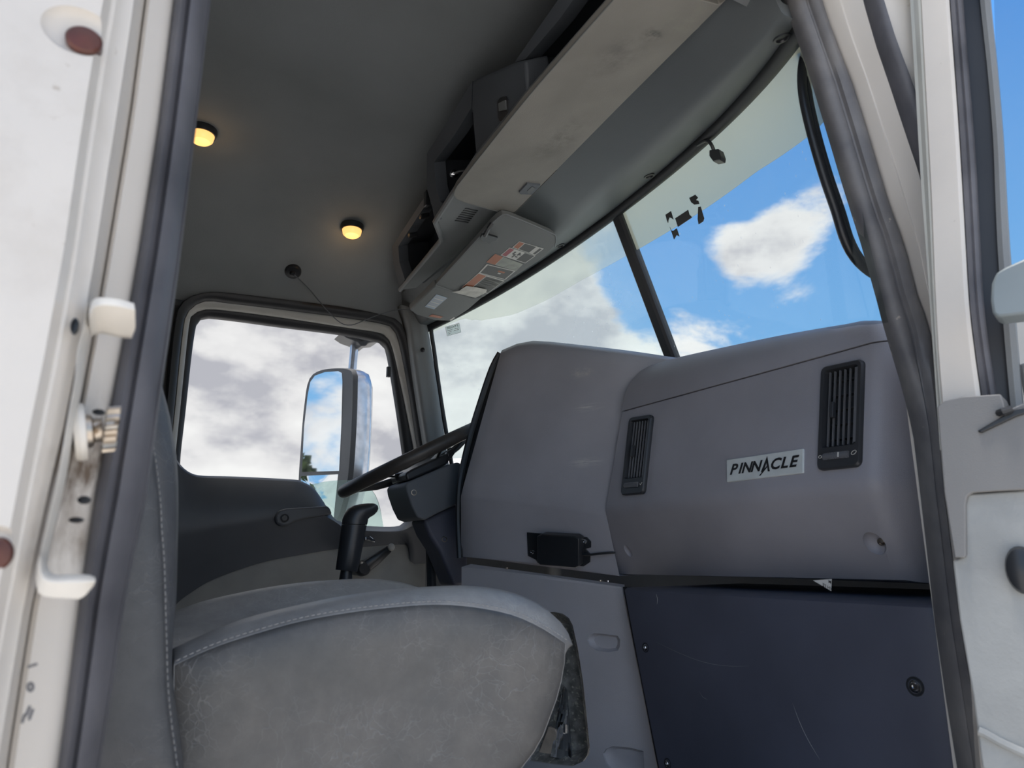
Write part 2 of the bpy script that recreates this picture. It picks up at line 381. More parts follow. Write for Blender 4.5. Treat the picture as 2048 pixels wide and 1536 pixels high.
    lk(b.outputs[0], out.inputs[0]); return m_

M = {}
M['white'] = mat('white_paint', (.66, .615, .56), .42, var=.05, vs=5, spots=((.42, .36, .30), .27, 60), coat=.2)
M['white_green'] = mat('shaded_white_paint', (.60, .60, .55), .35, var=.06, vs=8)  # copy of the white paint with the narrow frame face's shade in its colour
M['bracket'] = mat('scuffed_white_paint', (.64, .60, .54), .4, var=.14, vs=18, spots=((.30, .24, .18), .30, 50))
M['plug'] = mat('dark_red_plug', (.085, .024, .016), .3, var=.5, vs=40)
M['rubber'] = mat('black_rubber', (.095, .095, .108), .48, var=.30, vs=9, grain=.25, gs=160, col2=(.145, .142, .155))
M['rubber_dirty'] = mat('dusty_rubber', (.155, .153, .165), .52, var=.30, vs=14, grain=.25, gs=160, col2=(.20, .192, .19), spots=((.42, .38, .32), .285, 55))
M['black'] = mat('black_plastic', (.022, .024, .028), .35, var=.2, grain=.1)
M['blackrub'] = mat('matt_black_rubber', (.018, .019, .022), .5, var=.2)
M['pocket'] = mat('dark_pocket_plastic', (.03, .034, .042), .6, var=.2)
M['headliner'] = mat('grey_headliner_felt', (.25, .268, .278), .9, var=.1, vs=3, grain=.5, gs=420)
M['dash'] = mat('charcoal_dash_plastic', (.335, .328, .36), .48, var=.10, vs=4, grain=.35, gs=900)
M['dash_scuff'] = mat('scuffed_dash_plastic', (.395, .388, .42), .44, var=.10, vs=5, grain=.35, gs=900, spots=((.50, .49, .47), .33, 9))
M['dash_dark'] = mat('dark_slate_plastic', (.078, .084, .115), .55, var=.12, vs=5, grain=.25, gs=700)
M['dash_mid'] = mat('grey_console_plastic', (.46, .45, .475), .5, var=.08, vs=5, grain=.3, gs=700)
M['vent'] = mat('black_vent_plastic', (.035, .037, .042), .42, var=.1)
M['ventslat'] = mat('vent_slat_plastic', (.13, .132, .142), .4, var=.1)
M['console'] = mat('overhead_grey_plastic', (.20, .21, .215), .55, var=.08, vs=4, grain=.3, gs=700)
M['consdark'] = mat('overhead_dark_plastic', (.10, .112, .128), .6, var=.1, vs=4, grain=.3, gs=700)
M['visor'] = mat('taupe_visor_vinyl', (.28, .265, .235), .7, var=.12, vs=7, grain=.3, gs=500, spots=((.19, .175, .16), .36, 8))
M['visor2'] = mat('dark_visor_vinyl', (.165, .17, .168), .65, var=.06, vs=5, grain=.3, gs=500)
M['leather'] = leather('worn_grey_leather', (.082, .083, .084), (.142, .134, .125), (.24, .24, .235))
M['leather2'] = leather('smooth_sheen_leather', (.29, .285, .277), (.35, .342, .33), (.42, .42, .41))  # cushion-top copy of the leather, paler because its sheen is put into the colour
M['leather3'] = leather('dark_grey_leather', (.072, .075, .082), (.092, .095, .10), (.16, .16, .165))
M['thread'] = mat('grey_thread', (.26, .26, .26), .7, var=.2)
M['doorpanel'] = mat('driver_door_dark_plastic', (.085, .092, .105), .45, var=.1, grain=.2)
M['doorfab'] = mat('driver_door_grey_vinyl', (.33, .325, .305), .7, var=.08, vs=12, grain=.3, gs=300)
M['doortrim'] = mat('passenger_door_grey_plastic', (.22, .215, .21), .5, var=.07, vs=6, grain=.3, gs=700)
M['doorlow'] = mat('passenger_door_light_vinyl', (.36, .365, .355), .65, var=.10, vs=16, grain=.4, gs=200)
M['framepaint'] = mat('beige_grey_frame_paint', (.46, .45, .42), .4, var=.1, vs=6)
M['apillar'] = mat('grey_pillar_plastic', (.20, .21, .215), .42, var=.06, grain=.2)
M['chrome'] = mat('bright_steel', (.75, .75, .76), .15, 1.0, var=.1)
M['steel'] = mat('stained_steel', (.50, .44, .37), .35, 1.0, var=.3, vs=60, spots=((.20, .14, .09), .4, 70))
M['mirror'] = mat('mirror_silver', (.90, .93, .96), .02, 1.0, var=0)
M['mirshell'] = mat('chrome_mirror_shell', (.62, .63, .68), .22, .85, var=.15, vs=30)
M['mirbezel'] = mat('dark_mirror_bezel', (.075, .077, .085), .5, var=.15)
M['badge'] = mat('silver_badge', (.74, .78, .77), .38, .2, var=.06, vs=30)
M['ink'] = mat('black_ink', (.016, .016, .018), .4, var=.1)
M['sticker'] = mat('sticker_white', (.62, .60, .56), .5, var=.06)
M['stkblack'] = mat('sticker_black', (.06, .058, .055), .5, var=.1)
M['stkorange'] = mat('sticker_orange', (.42, .13, .055), .5, var=.1)
M['stkred'] = mat('sticker_red', (.36, .075, .09), .5, var=.1)
M['stkgreen'] = mat('sticker_grey_green', (.30, .31, .27), .5, var=.2, vs=40)
M['stkblue'] = mat('sticker_pale_blue', (.36, .43, .52), .5, var=.06)
M['paper'] = mat('creased_paper', (.62, .60, .55), .7, var=.15, vs=30)
M['bulb'] = mat('lit_amber_lens', (.9, .6, .25), .3, var=.1, vs=200, emis=((1.0, .52, .16), 1.05))
M['worn'] = mat('worn_pocket_lining', (.22, .215, .20), .5, var=.5, vs=40, grain=.6, gs=150, spots=((.42, .40, .34), .42, 120))
M['bag'] = mat('milky_plastic_bag', (.5, .5, .5), .15, var=.2, vs=25)
M['tan'] = mat('tan_cardboard', (.48, .40, .32), .7, var=.2, vs=20)
M['floor'] = mat('rubber_floor_mat', (.05, .05, .055), .7, var=.2)
M['cabwall'] = mat('cab_lining_grey', (.15, .155, .16), .8, var=.1)
M['ground'] = mat('pale_gravel', (.52, .49, .45), .9, var=.25, vs=.6, grain=.6, gs=30)
M['leaf'] = mat('tree_leaves', (.05, .09, .03), .7, var=.5, vs=.6, col2=(.10, .15, .05))
M['bark'] = mat('tree_bark', (.10, .075, .055), .9, var=.3)
M['pane'] = glass('side_window_glass', (.68, .69, .69), .02, (.8, .8, .8), refl=.25)
M['wind'] = glass('windscreen_glass', (.66, .69, .69), .05, (.80, .88, .86), band=(.80, .62, (.40, .44, .35), (.64, .64, .46)), drops=.5, refl=.03)
M['wind_hazy'] = glass('dusty_windscreen_glass', (.63, .69, .68), .17, (.82, .93, .90), band=(.66, .50, (.52, .58, .52), (.80, .86, .74)), drops=.6, refl=.03)
M['acryl'] = glass('clear_acrylic', (.80, .90, .88), .10, (.75, .85, .82), refl=1.0)
M['bagclear'] = glass('clear_bag_film', (.72, .74, .76), .30, (.6, .62, .65), refl=2.0)

# ================================================================== STRUCTURE
def zceil(Y): 
    v = abs((Y-YC)/.87); return 1.66-.25*min(v, 1.02)**5
def on_ceil(x, y, off=0.0): return solve(x, y, lambda p: p.z-(zceil(p.y)-off) if p.y < 2.32 else 1, .5, 5)

# roof skin above it keeps daylight out
o = MB().box((.30, YC, 1.74), 1.9, 1.95, .03).build('roof', M['white']); tag(o, 'white sheet roof over the grey headliner', 'roof', kind='structure')
o = MB().box((.2, YC, -.03), 1.9, 1.86, .06).build('floor', M['floor']); tag(o, 'black rubber cab floor beneath the seats', 'floor', kind='structure')
o = MB().box((-.64, YC, .84), .04, 1.95, 1.80).build('wall_back', M['cabwall']); tag(o, 'grey lined wall behind the seats', 'wall', kind='structure')
o = MB().box((1.32, YC, .925), .36, 1.72, .02).build('sun_block', M['black']); tag(o, 'unseen black slab added under the windscreen to block sun', 'light blocker', kind='structure')  # unseen slab, added to stop sun leaking in below the dash lid
o = MB().box((1.46, YC, .44), .04, 1.90, .95).build('wall_front', M['cabwall']); tag(o, 'firewall in front of the dashboard', 'wall', kind='structure')
# driver side shell behind and below the door
mb = MB().box((-.235, 2.36, .84), .81, .06, 1.8); mb.box((.55, 2.40, .16), 1.0, .06, .36); mb.box((1.215, 2.36, .40), .53, .06, .84)
o = mb.build('wall_left', M['cabwall']); tag(o, 'driver side cab wall around the door', 'wall', kind='structure')
o = MB().box((0, 0, -1.17), 240, 240, .04).build('ground', M['ground']); tag(o, 'pale gravel yard outside the truck', 'ground', kind='structure')

# --- passenger side rear pillar (white painted jamb seen at the left)
def edgecurve(px, Y, zs):
    """a traced near-vertical edge as X over height at depth Y"""
    p = [PY(x, y, Y) for x, y in px]; p.sort(key=lambda q: q.z)
    Z = np.array([q.z for q in p]); X = np.array([q.x for q in p])
    lo = np.polyfit(Z[:3], X[:3], 1); hi = np.polyfit(Z[-3:], X[-3:], 1); out = []
    for z in zs:
        if z < Z[0]: x = X[0]+lo[0]*(z-Z[0])*.5
        elif z > Z[-1]: x = X[-1]+hi[0]*(z-Z[-1])*.5
        else: x = float(np.interp(z, Z, X))
        out.append(Vector((x, Y, z)))
    return out
ZS = [0.0+1.45*i/44 for i in range(45)]
e1p = [(222, 0), (200, 123), (170, 320), (143, 512), (100, 745), (70, 890), (45, 1024), (20, 1157), (0, 1257), (-50, 1536)]
e2p = [(293, 0), (263, 233), (217, 512), (180, 725), (147, 895), (108, 1024), (67, 1210), (33, 1424), (17, 1536)]
e3p = [(348, 0), (320, 233), (277, 512), (247, 679), (220, 822), (185, 1024), (167, 1134), (157, 1211), (133, 1407), (115, 1536)]
e4p = [(422, 0), (362, 512), (333, 712), (290, 1024), (257, 1157), (213, 1457), (200, 1536)]
E1 = edgecurve(e1p, .455, ZS); E2 = edgecurve(e2p, .510, ZS); E3 = edgecurve(e3p, .524, ZS); E4 = edgecurve(e4p, .555, ZS)
# the two crease lines of the folded strip lie between e1 and e2
def mixc(A, B, t, dy=0.0, dx=0.0): return [a.lerp(b, t)+Vector((dx, dy, 0)) for a, b in zip(A, B)]
prof = [[Vector((-.60, .445, z)) for z in ZS],
        [a+Vector((-.004, 0, 0)) for a in E1], [a+Vector((.0, .010, 0)) for a in E1], mixc(E1, E2, .12, .004),
        mixc(E1, E2, .34, .0, .0015), mixc(E1, E2, .52, -.008, .002), mixc(E1, E2, .60, -.006, .001), mixc(E1, E2, .86, .004), mixc(E1, E2, .97, .008),
        E2, mixc(E2, E3, .12, -.004), mixc(E2, E3, .9, -.001), E3, [Vector((e.x+.004, .60, z)) for e, z in zip(E3, ZS)],
        [Vector((-.10, .64, z)) for z in ZS], [Vector((-.60, .64, z)) for z in ZS]]
M['pillar'] = mat('grimy_white_paint', (.66, .615, .56), .42, var=.05, vs=5, spots=((.42, .36, .30), .27, 60), coat=.2,
                  patch=[(tuple(PY(190, 930, .515)), (.05, .08, .06), (.16, .12, .09), (60, 60, 25), 1.3), (tuple(PY(150, 1090, .50)), (.04, .08, .04), (.20, .15, .11), (70, 70, 30), .9),
                         (tuple(PY(60, 300, .45)), (.10, .1, .16), (.50, .45, .39), (18, 18, 18), .5)])
wr = MB().loft([[c[i] for c in prof] for i in range(len(ZS))]).build('wall_right', M['pillar'], smooth=28)
tag(wr, 'white painted rear door pillar with folded edge at the left', 'pillar', kind='structure')
# plugs in their round dimples
def plug(x, y, r, ry, Y=.451):
    c = PY(x, y, Y); r *= Y/F*1.03
    cut(wr, MB().lathe(c+Vector((-.003, 0, .004)), (0, -1, 0), [(r*.3, -.009), (r*1.3, -.0085), (r*1.75, -.006), (r*2.0, -.002), (r*2.1, .0002), (r*2.2, .012)], 40, sx=.85, sy=1.05))
    MB().lathe(c, (0, -1, 0), [(r, -.012), (r, -.005), (r*.85, -.0034), (r*.4, -.0028), (.0001, -.0027)], 28, sx=ry).build('plug', M['plug'], wr, label='dark red rubber plug')
plug(168, 69, 31, .9); plug(-6, 1108, 20, 1.3)

# --- rubber seal of the passenger door opening, rear edge
def seal(name, A, B, out, matl, label, lip=.35):
    """soft bulb between two edges, bulging by `out`, with a lip line"""
    rows = []
    for a, b in zip(A, B):
        d = b-a; rows.append([a, a+d*.06+out*.45, a+d*.20+out*.8, a+d*lip+out*.62, a+d*(lip+.07)+out*.98, a+d*.62+out*1.1, a+d*.80+out*.85, a+d*.90+out*.52, a+d*.93+out*.60, a+d*.985+out*.35, b, b-out*1.2, a-out*1.2])
    o = MB().loft(rows).build(name, matl, smooth=50)
    return tag(o, label, 'seal', kind='structure')
seal('trim_1', E3, E4, Vector((0, -.018, 0)), M['rubber'], 'dark rubber door seal running down the rear pillar')

# --- header seal curve of the windscreen (crowned, bowed forward in the middle)
def zhead(Y): u = (Y-YC)/.83; return 1.528-.145*u*u
hpx = [(1640, 15), (1600, 82), (1560, 135), (1500, 200), (1420, 277), (1330, 352), (1245, 421), (1180, 471), (1120, 512), (1050, 554), (990, 590), (940, 617), (903, 637), (872, 652)]
HD = [solve(x, y, lambda p: p.z-zhead(p.y), .3, 5) for x, y in hpx]
HYs = np.array([p.y for p in HD]); HXs = np.array([p.x for p in HD])
cf = np.polyfit(HYs-YC, HXs, 4)
def xhead(Y): return float(np.polyval(cf, max(.58, min(2.28, Y))-YC))
def xwind(Y, z):
    u = (Y-YC)/.83; return xhead(Y)+(.433-.24*u*u)*(zhead(Y)-z)
def on_wind(x, y, off=0.0): return solve(x, y, lambda p: p.x-(xwind(p.y, p.z)-off), .4, 5)
# --- ceiling: crowned felt headliner, ending at the header
rows = []
for i in range(7):
    rows.append([Vector((-.62+(xhead(Y)-.03+.62)*i/6, Y, zceil(Y))) for Y in [YC-.885+k*1.77/40 for k in range(41)]])
o = MB().slab(rows, (0, 0, .03)).build('ceiling', M['headliner']); tag(o, 'dark grey felt headliner curving over the cab', 'ceiling', kind='structure')
# tint band lower edge, as a drop below the header
bpx = [(1690, 215), (1644, 250), (1512, 344), (1410, 418), (1281, 496), (1160, 562), (1092, 601), (1026, 630), (959, 642), (919, 639)]
BD = [on_wind(x, y) for x, y in bpx]
by = np.array([p.y for p in BD]); bd = np.array([zhead(p.y)-p.z for p in BD]); od = np.argsort(by); by, bd = by[od], bd[od]
def drop(Y): return float(np.interp(Y, by, bd))

ws = thing('window_1', 'two-piece windscreen with a tinted top band', 'windscreen', (1.2, YC, .9), kind='structure')
_sb = sorted([(p.y, p.z-.004) for p in [on_wind(x, y) for x, y in [(1600, 664), (1650, 655), (1712, 645), (1768, 643), (1800, 660)]]])
def zbot(Y):
    return .95 if Y > .95 else max(.93, float(np.interp(Y, [a for a, b in _sb], [b for a, b in _sb])))
def pane(y0, y1, matl, lab):
    nu, nv = 26, 30; mb = MB(); rows = []; uvs = []
    for i in range(nu+1):
        Y = y0+(y1-y0)*i/nu; r = []
        for j in range(nv+1):
            z = zhead(Y)+.02-(zhead(Y)+.02-zbot(Y))*j/nv
            r.append(Vector((xwind(Y, z), Y, z))); uvs.append((0, .5*(zhead(Y)-z)/drop(Y)))
        rows.append(r)
    mb.grid(rows)
    o = mb.build('pane', matl, ws, label=lab, recalc=False)
    uvl = o.data.uv_layers.new(name='UVMap')
    for lp in o.data.loops: uvl.data[lp.index].uv = uvs[lp.vertex_index]
pane(.565, YC-.008, M['wind'], 'right windscreen pane'); pane(YC+.008, 2.285, M['wind_hazy'], 'dusty left windscreen pane')
# centre divider strip
rows = []
for i in range(14):
    z = zhead(YC)+.01-i*.06; x = xwind(YC, z)
    rows.append([Vector((x+a, YC+b, z)) for a, b in ((.012, -.017), (-.010, -.019), (-.016, -.012), (-.016, .012), (-.010, .019), (.012, .017))])
MB().loft(rows).build('divider', M['blackrub'], ws, label='black rubber divider strip')
# header seal: a black round moulding
path = [Vector((xhead(Y)-.012, Y, zhead(Y)-.002)) for Y in np.linspace(.57, 2.27, 48)]
MB().tube(path, .0135, 12).build('header_seal', M['blackrub'], ws, label='black round seal along the top of the windscreen')
# side seal on the driver's end
lp = [on_wind(x, y, .01) for x, y in [(862, 650), (863, 668), (868, 700), (874, 745), (882, 800), (893, 868), (905, 940), (915, 1010)]]
MB().tube(catmull(lp, 24), .0075, 8).build('side_seal', M['blackrub'], ws)

# --- driver's side front pillar trim
inn = catmull([PY(x, y, 2.235) for x, y in [(800, 610), (815, 655), (822, 706), (836, 800), (850, 888), (868, 1000), (885, 1110)]], 20)
out_ = catmull([on_wind(x, y, .03) for x, y in [(848, 628), (856, 660), (866, 720), (877, 790), (888, 868), (902, 960), (918, 1080)]], 20)
rows = []
for a, b in zip(inn, out_):
    d = b-a; n = Vector((-.5, -.8, 0)).normalized()
    rows.append([a+Vector((0, .03, 0)), a, a+d*.12+n*.012, a+d*.30+n*.016, a+d*.42+n*.010, a+d*.60+n*.012, a+d*.85+n*.008, b, b+Vector((.02, .04, 0)), a+Vector((.05, .08, 0))])
o = MB().loft(rows).build('trim_2', M['apillar'], smooth=60)
tag(o, 'grey plastic front pillar trim between driver window and windscreen', 'pillar trim', kind='structure')
c = on_wind(849, 702, .06); MB().lathe(c+Vector((-.012, -.012, 0)), (-.5, -.85, 0), [(.0075, -.006), (.0075, .0), (.005, .001), (.0045, -.002)], 14).build('screw', M['black'], o)

# --- passenger side front pillar: inner seal, white jamb, outer seal, outer skin
a1 = [(1576, 0), (1595, 51), (1622, 129), (1654, 234), (1689, 352), (1732, 488), (1763, 600), (1773, 640), (1813, 772), (1835, 861), (1852, 1002), (1870, 1157), (1879, 1240), (1904, 1410), (1925, 1536)]
a2 = [(1644, 0), (1673, 86), (1704, 164), (1736, 266), (1779, 410), (1810, 492), (1837, 600), (1861, 657), (1875, 817), (1888, 985), (1901, 1091), (1919, 1240), (1945, 1389), (1964, 1536)]
a3 = [(1728, 0), (1755, 94), (1779, 164), (1810, 258), (1841, 348), (1864, 440), (1880, 540), (1898, 680), (1912, 850), (1924, 1000), (1940, 1200), (1985, 1536)]
a4 = [(1767, 0), (1794, 86), (1829, 176), (1862, 280), (1885, 380), (1905, 520), (1925, 700), (1950, 1000), (2000, 1536)]
ZA = [.1+1.36*i/50 for i in range(51)]
A1 = edgecurve(a1, .575, ZA); A2 = edgecurve(a2, .545, ZA); A3 = edgecurve(a3, .50, ZA); A4 = edgecurve(a4, .475, ZA)
def sseal(name, A, B, out, matl, label):
    rows = []
    for a, b in zip(A, B):
        d = b-a
        rows.append([a, a+d*.06+out*.55, a+d*.22+out*.95, a+d*.40+out*.82, a+d*.46+out*.52, a+d*.52+out*.50, a+d*.58+out*.92, a+d*.76+out*1.0, a+d*.92+out*.55, b, b-out*1.3, a-out*1.3])
    return tag(MB().loft(rows).build(name, matl, smooth=50), label, 'seal', kind='structure')
OUTD = Vector((-.62, -.78, 0))
sseal('trim_3', A1, A2, OUTD*.013, M['rubber_dirty'], 'dusty black door seal curving down beside the dashboard')
rows = []
for a, b, c in zip(A2, A3, A4):
    k = b.lerp(c, .5)
    rows.append([a-OUTD*.004, a.lerp(b, .10)+OUTD*.002, a.lerp(b, .38)+OUTD*.004, a.lerp(b, .45)+OUTD*.001, a.lerp(b, .94)+OUTD*.003, b-OUTD*.002, c-OUTD*.004, c+Vector((.042, -.016, 0)), c+Vector((.055, .01, 0)), c+Vector((.07, .06, 0)), a+Vector((.06, .06, 0))])
o = MB().loft(rows).build('wall_front_right', M['white'], smooth=30)
o.name = 'trim_4'; tag(o, 'white painted front door pillar with dirt specks', 'pillar', kind='structure')
rows = []
for a, b in zip(A3, A4):
    d = b-a
    rows.append([a, a+d*.15+OUTD*.007, a+d*.4+OUTD*.011, a+d*.7+OUTD*.009, a+d*.92+OUTD*.005, b, b-OUTD*.01, a-OUTD*.01])
tag(MB().loft(rows).build('trim_5', M['rubber'], smooth=60), 'thin black outer weatherstrip on the white front pillar', 'seal', kind='structure')
# roof rail over the passenger door opening (above the frame)
o = MB().box((.36, .555, 1.565), 1.3, .16, .28).build('trim_6', M['console']); tag(o, 'grey roof rail over the passenger door opening', 'roof rail', kind='structure')
# sill and cowl side below the opening
mb = MB().box((.45, .56, -.02), 1.1, .12, .2); mb.box((1.22, .55, .45), .5, .1, 1.0)
o = mb.build('trim_7', M['white']); tag(o, 'white sill under the passenger door opening', 'sill', kind='structure')

# ------------------------------------------------------------------ driver's door
d1 = thing('door_1', "closed driver's door with dark trim and open view window", 'door', (.55, YF, .1), kind='structure')
gl = [(393, 649), (400, 639), (415, 634), (473, 640), (561, 652), (685, 668), (756, 682), (767, 688), (776, 706), (792, 799), (807, 901), (820, 1003), (816, 1030), (800, 1050), (738, 1049), (685, 1043), (668, 1034), (650, 1007), (628, 976), (606, 963), (588, 958), (402, 950), (375, 943), (364, 927), (361, 915), (371, 826), (384, 706)]
fi = [(378, 653), (387, 630), (408, 619), (451, 621), (561, 635), (685, 654), (757, 665), (775, 675), (786, 700), (806, 790), (827, 896), (840, 960)]
fo = [(366, 653), (380, 618), (412, 601), (451, 605), (561, 618), (685, 634), (770, 648), (790, 662), (801, 695), (819, 790), (835, 892), (848, 960)]
so_ = [(347, 653), (363, 605), (405, 586), (451, 585), (561, 598), (694, 615), (783, 635), (806, 652), (818, 700), (834, 790), (849, 888), (862, 960)]
def ext(l, y, s):   # carry the left leg down to the belt line
    return [(l[0][0]-s*(y-l[0][1]), y), (l[0][0]-s*(y-l[0][1])*.5, (y+l[0][1])/2)]+l
fi2, fo2, so2 = ext(fi, 990, .105), ext(fo, 990, .105), ext(so_, 990, .10)
n_ = 60
def strip(name, A, B, ya, yb, yback, matl, parent, bulge=.006, lab=None):
    A, B = C2(A, n_), C2(B, n_); rows = []
    for p, q in zip(A, B):
        a, b = PY(*p, ya), PY(*q, yb); d = b-a; bb = Vector((0, -bulge, 0))
        rows.append([a, a+d*.15+bb*.7, a+d*.5+bb, a+d*.85+bb*.7, b, Vector((b.x, yback, b.z)), Vector((a.x, yback, a.z))])
    return MB().loft(rows).build(name, matl, parent, smooth=60, label=lab)
glo = [g for g in gl]
ring_in = C2(gl[24:]+gl[:12], n_)
strip('glass_run', [(361, 960)]+gl[24:]+gl[:12], [(347, 960)]+fi2[1:], 2.315, 2.30, 2.335, M['blackrub'], d1, .004, 'black glass run channel')
strip('window_frame', fi2, fo2, 2.298, 2.285, 2.33, M['framepaint'], d1, .008, 'beige-grey painted window frame')
s1 = strip('trim_8', fo2, so2, 2.275, 2.262, 2.31, M['blackrub'], None, .012); tag(s1, 'black rubber seal framing the driver window', 'seal', kind='structure')
# glass
g3 = [PY(x, y, 2.32) for x, y in [(350, 610), (795, 660), (850, 1085), (340, 1000)]]
MB().grid([[g3[0].lerp(g3[1], i/6) for i in range(7)], [g3[3].lerp(g3[2], i/6) for i in range(7)]]).build('pane', M['pane'], d1, label='clear driver window glass')
# catch on the front of the frame
MB().box(PY(777, 744, 2.30), .012, .012, .035).build('glass_stop', M['blackrub'], d1)
# upper trim panel: belt line, bulge, lower edge
tp = C2([(330, 900), (352, 918), (364, 933), (380, 945), (402, 951), (470, 953), (588, 959), (606, 964), (628, 977), (650, 1008), (668, 1036), (685, 1044), (738, 1052), (790, 1053), (806, 1046), (818, 1030), (826, 1010), (850, 1000), (868, 1000)], 60)
midl = C2([(326, 1065), (352, 1055), (410, 1046), (552, 1026), (620, 1020), (668, 1042), (690, 1056), (740, 1062), (800, 1062), (830, 1050), (870, 1040)], 60)
bt = C2([(330, 1235), (355, 1206), (384, 1184), (429, 1158), (517, 1127), (600, 1110), (676, 1098), (728, 1094), (806, 1089), (817, 1097), (823, 1126), (849, 1127), (870, 1127)], 60)
midr = R2(midl, 60)
rows = [[PY(*p, 2.305) for p in tp], [PY(*p, 2.272) for p in tp]]
rows.append([PY(p[0], p[1]+5, 2.258) for p in tp])
rows.append([PY(p[0]*.5+q[0]*.5, p[1]*.4+q[1]*.6, 2.238) for p, q in zip(tp, midr)])
rows.append([PY(*p, 2.222) for p in midr])
rows.append([PY(p[0]*.85+q[0]*.15, p[1]*.85+q[1]*.15, 2.226) for p, q in zip(midr, bt)])
rows.append([PY(p[0]*.3+q[0]*.7, p[1]*.3+q[1]*.7, 2.258) for p, q in zip(midr, bt)])
rows.append([PY(*p, 2.268) for p in bt]); rows.append([PY(*p, 2.285) for p in bt])
MB().grid(rows).build('upper_trim', M['doorpanel'], d1, smooth=50, label='dark moulded upper door trim')
lowr = [PY(x, y, 2.275) for x, y in [(330, 1215), (355, 1180), (430, 1130), (517, 1100), (676, 1080), (806, 1070), (852, 1080)]]
mb = MB(); rows = [lowr, [Vector((p.x, 2.27, .25)) for p in lowr]]; mb.slab(rows, (0, .03, 0))
MB.build(mb, 'lower_panel', M['doorfab'], d1, label='grey vinyl lower door panel')
# pull handle
Z5 = lambda x, y: (540+x/4.517, 840+y/4.517)
ph = [Z5(*p) for p in [(48, 890), (55, 850), (85, 815), (150, 798), (330, 787), (520, 775), (545, 800), (565, 850), (450, 872), (330, 890), (225, 915), (170, 950), (110, 962), (60, 935)]]
o = MB().prism([PY(*p, 2.212) for p in ph], (0, .04, 0)).build('pull_handle', M['doorpanel'], d1, bevel=.006, label='dark grey pull handle')
MB().lathe(PY(*Z5(135, 885), 2.205), (0, -1, 0), [(.012, -.004), (.012, .0), (.009, .001), (.008, -.001)], 16).build('screw_cap', M['black'], o)
# release lever and window crank
mb = MB().prism([PY(*Z5(*p), 2.235) for p in [(858, 1052), (905, 1040), (958, 1088), (945, 1108), (885, 1090), (860, 1092)]], (0, .015, 0))
mb.build('release_lever', M['chrome'], d1, bevel=.003, label='small bright release lever')
h0, h1 = PY(*Z5(838, 1340), 2.20), PY(*Z5(1075, 1165), 2.185)
cr_ = MB(); cr_.tube([h0, h0.lerp(h1, .5)+Vector((0, -.01, 0)), h1], [.021, .017, .012], 12, squash=.6, side=Vector((0, 1, 0)).cross(h1-h0)); 
cr_ = cr_.build('window_crank', M['black'], d1, label='black window winder')
MB().lathe(h0+Vector((0, .075, 0)), (0, -1, 0), [(.022, 0), (.022, .06), (.024, .065), (.022, .085), (.016, .092)], 18).build('crank_hub', M['black'], cr_)
MB().lathe(PY(*Z5(1095, 1150), 2.18), Vector((-.3, -1, .1)), [(.009, -.02), (.010, -.004), (.0115, .004), (.009, .012), (.003, .015)], 16).build('knob', M['framepaint'], cr_, label='pale grey winder knob')

# ------------------------------------------------------------------ passenger's door, swung open at the right
DP = Plane((.83, .50, .6), (-.94, -.34, 0)); ED = Vector((.34, -.94, 0)); ND = DP.n
d2 = thing('door_2', 'open passenger door with white frame and grey trim at the right', 'door', (.86, .42, .2), kind='structure')
def dpt(x, y, off):
    p = DP.at(x, y, off)
    return p+ED*(.86-(p-DP.p).dot(ED)) if x >= 2100 else p
def dstrip(name, A, B, oa, ob, back, matl, lab=None, n=40, mids=()):
    A, B = C2(A, n), C2(B, n); rows = []
    for p, q in zip(A, B):
        a, b = DP.at(*p, oa), DP.at(*q, ob)
        r = [a]+[a.lerp(b, t)+ND*h for t, h in mids]+[b, b-ND*back, a-ND*back]; rows.append(r)
    return MB().loft(rows).build(name, matl, d2, smooth=32, label=lab)
f0 = [(1812, -130), (1817, -60), (1820, 0), (1830, 164), (1841, 351), (1851, 488), (1859, 600), (1866, 700), (1875, 830), (1880, 900)]
f1 = [(1833, -130), (1838, -60), (1841, 0), (1850, 180), (1861, 390), (1866, 520), (1870, 610), (1876, 720), (1885, 830), (1890, 900)]
f2 = [(1890, -130), (1895, -60), (1898, 0), (1915, 234), (1927, 430), (1937, 600), (1948, 700), (1962, 800), (1972, 870)]
f3 = [(1916, -130), (1922, -60), (1925, 0), (1938, 160), (1950, 312), (1958, 460), (1966, 600), (1978, 700), (1993, 790), (2003, 850)]
f4 = [(1951, -130), (1957, -60), (1960, 0), (1975, 140), (1986, 273), (1991, 400), (1996, 508), (2006, 640), (2020, 800), (2028, 860)]
f5 = [(1970, -130), (1976, -60), (1980, 0), (1994, 140), (2005, 273), (2012, 400), (2019, 508), (2030, 640), (2044, 800), (2052, 860)]
dstrip('frame_edge', f0, f1, -.012, .0, .05, M['white_green'], 'narrow shaded edge of the white frame', mids=((.3, -.002), (.8, .0015)))
dstrip('window_frame', f1, f2, .0, .004, .05, M['white'], 'white painted door window frame', mids=((.06, .003), (.9, .004)))
dstrip('frame_seal', f2, f3, -.002, -.004, .03, M['rubber'], 'grey ribbed rubber strip', mids=((.15, .004), (.45, .0055), (.55, .003), (.7, .005), (.9, .003)))
dstrip('glass_channel', f3, f4, -.010, -.016, .03, M['blackrub'], 'black glass channel')
dstrip('glass_edge', f4, f5, -.012, -.014, .012, M['apillar'], 'dusty grey-green edge of the glass run', mids=((.5, .004),))
q = [dpt(x, y, -.022) for x, y in [(1985, -80), (2300, -80), (2330, 900), (2020, 900)]]
MB().grid([[q[0].lerp(q[1], i/4) for i in range(5)], [q[3].lerp(q[2], i/4) for i in range(5)]]).build('pane', M['pane'], d2, label='passenger window glass')
zt2 = DP.at(1985, -60).z
mb = MB().box(DP.p+ED*.87+ND*-.02+Vector((0, 0, (.85+zt2+.1)/2-DP.p.z)), .06, .05, zt2+.1-.85, (ED, ND, Vector((0, 0, 1))))
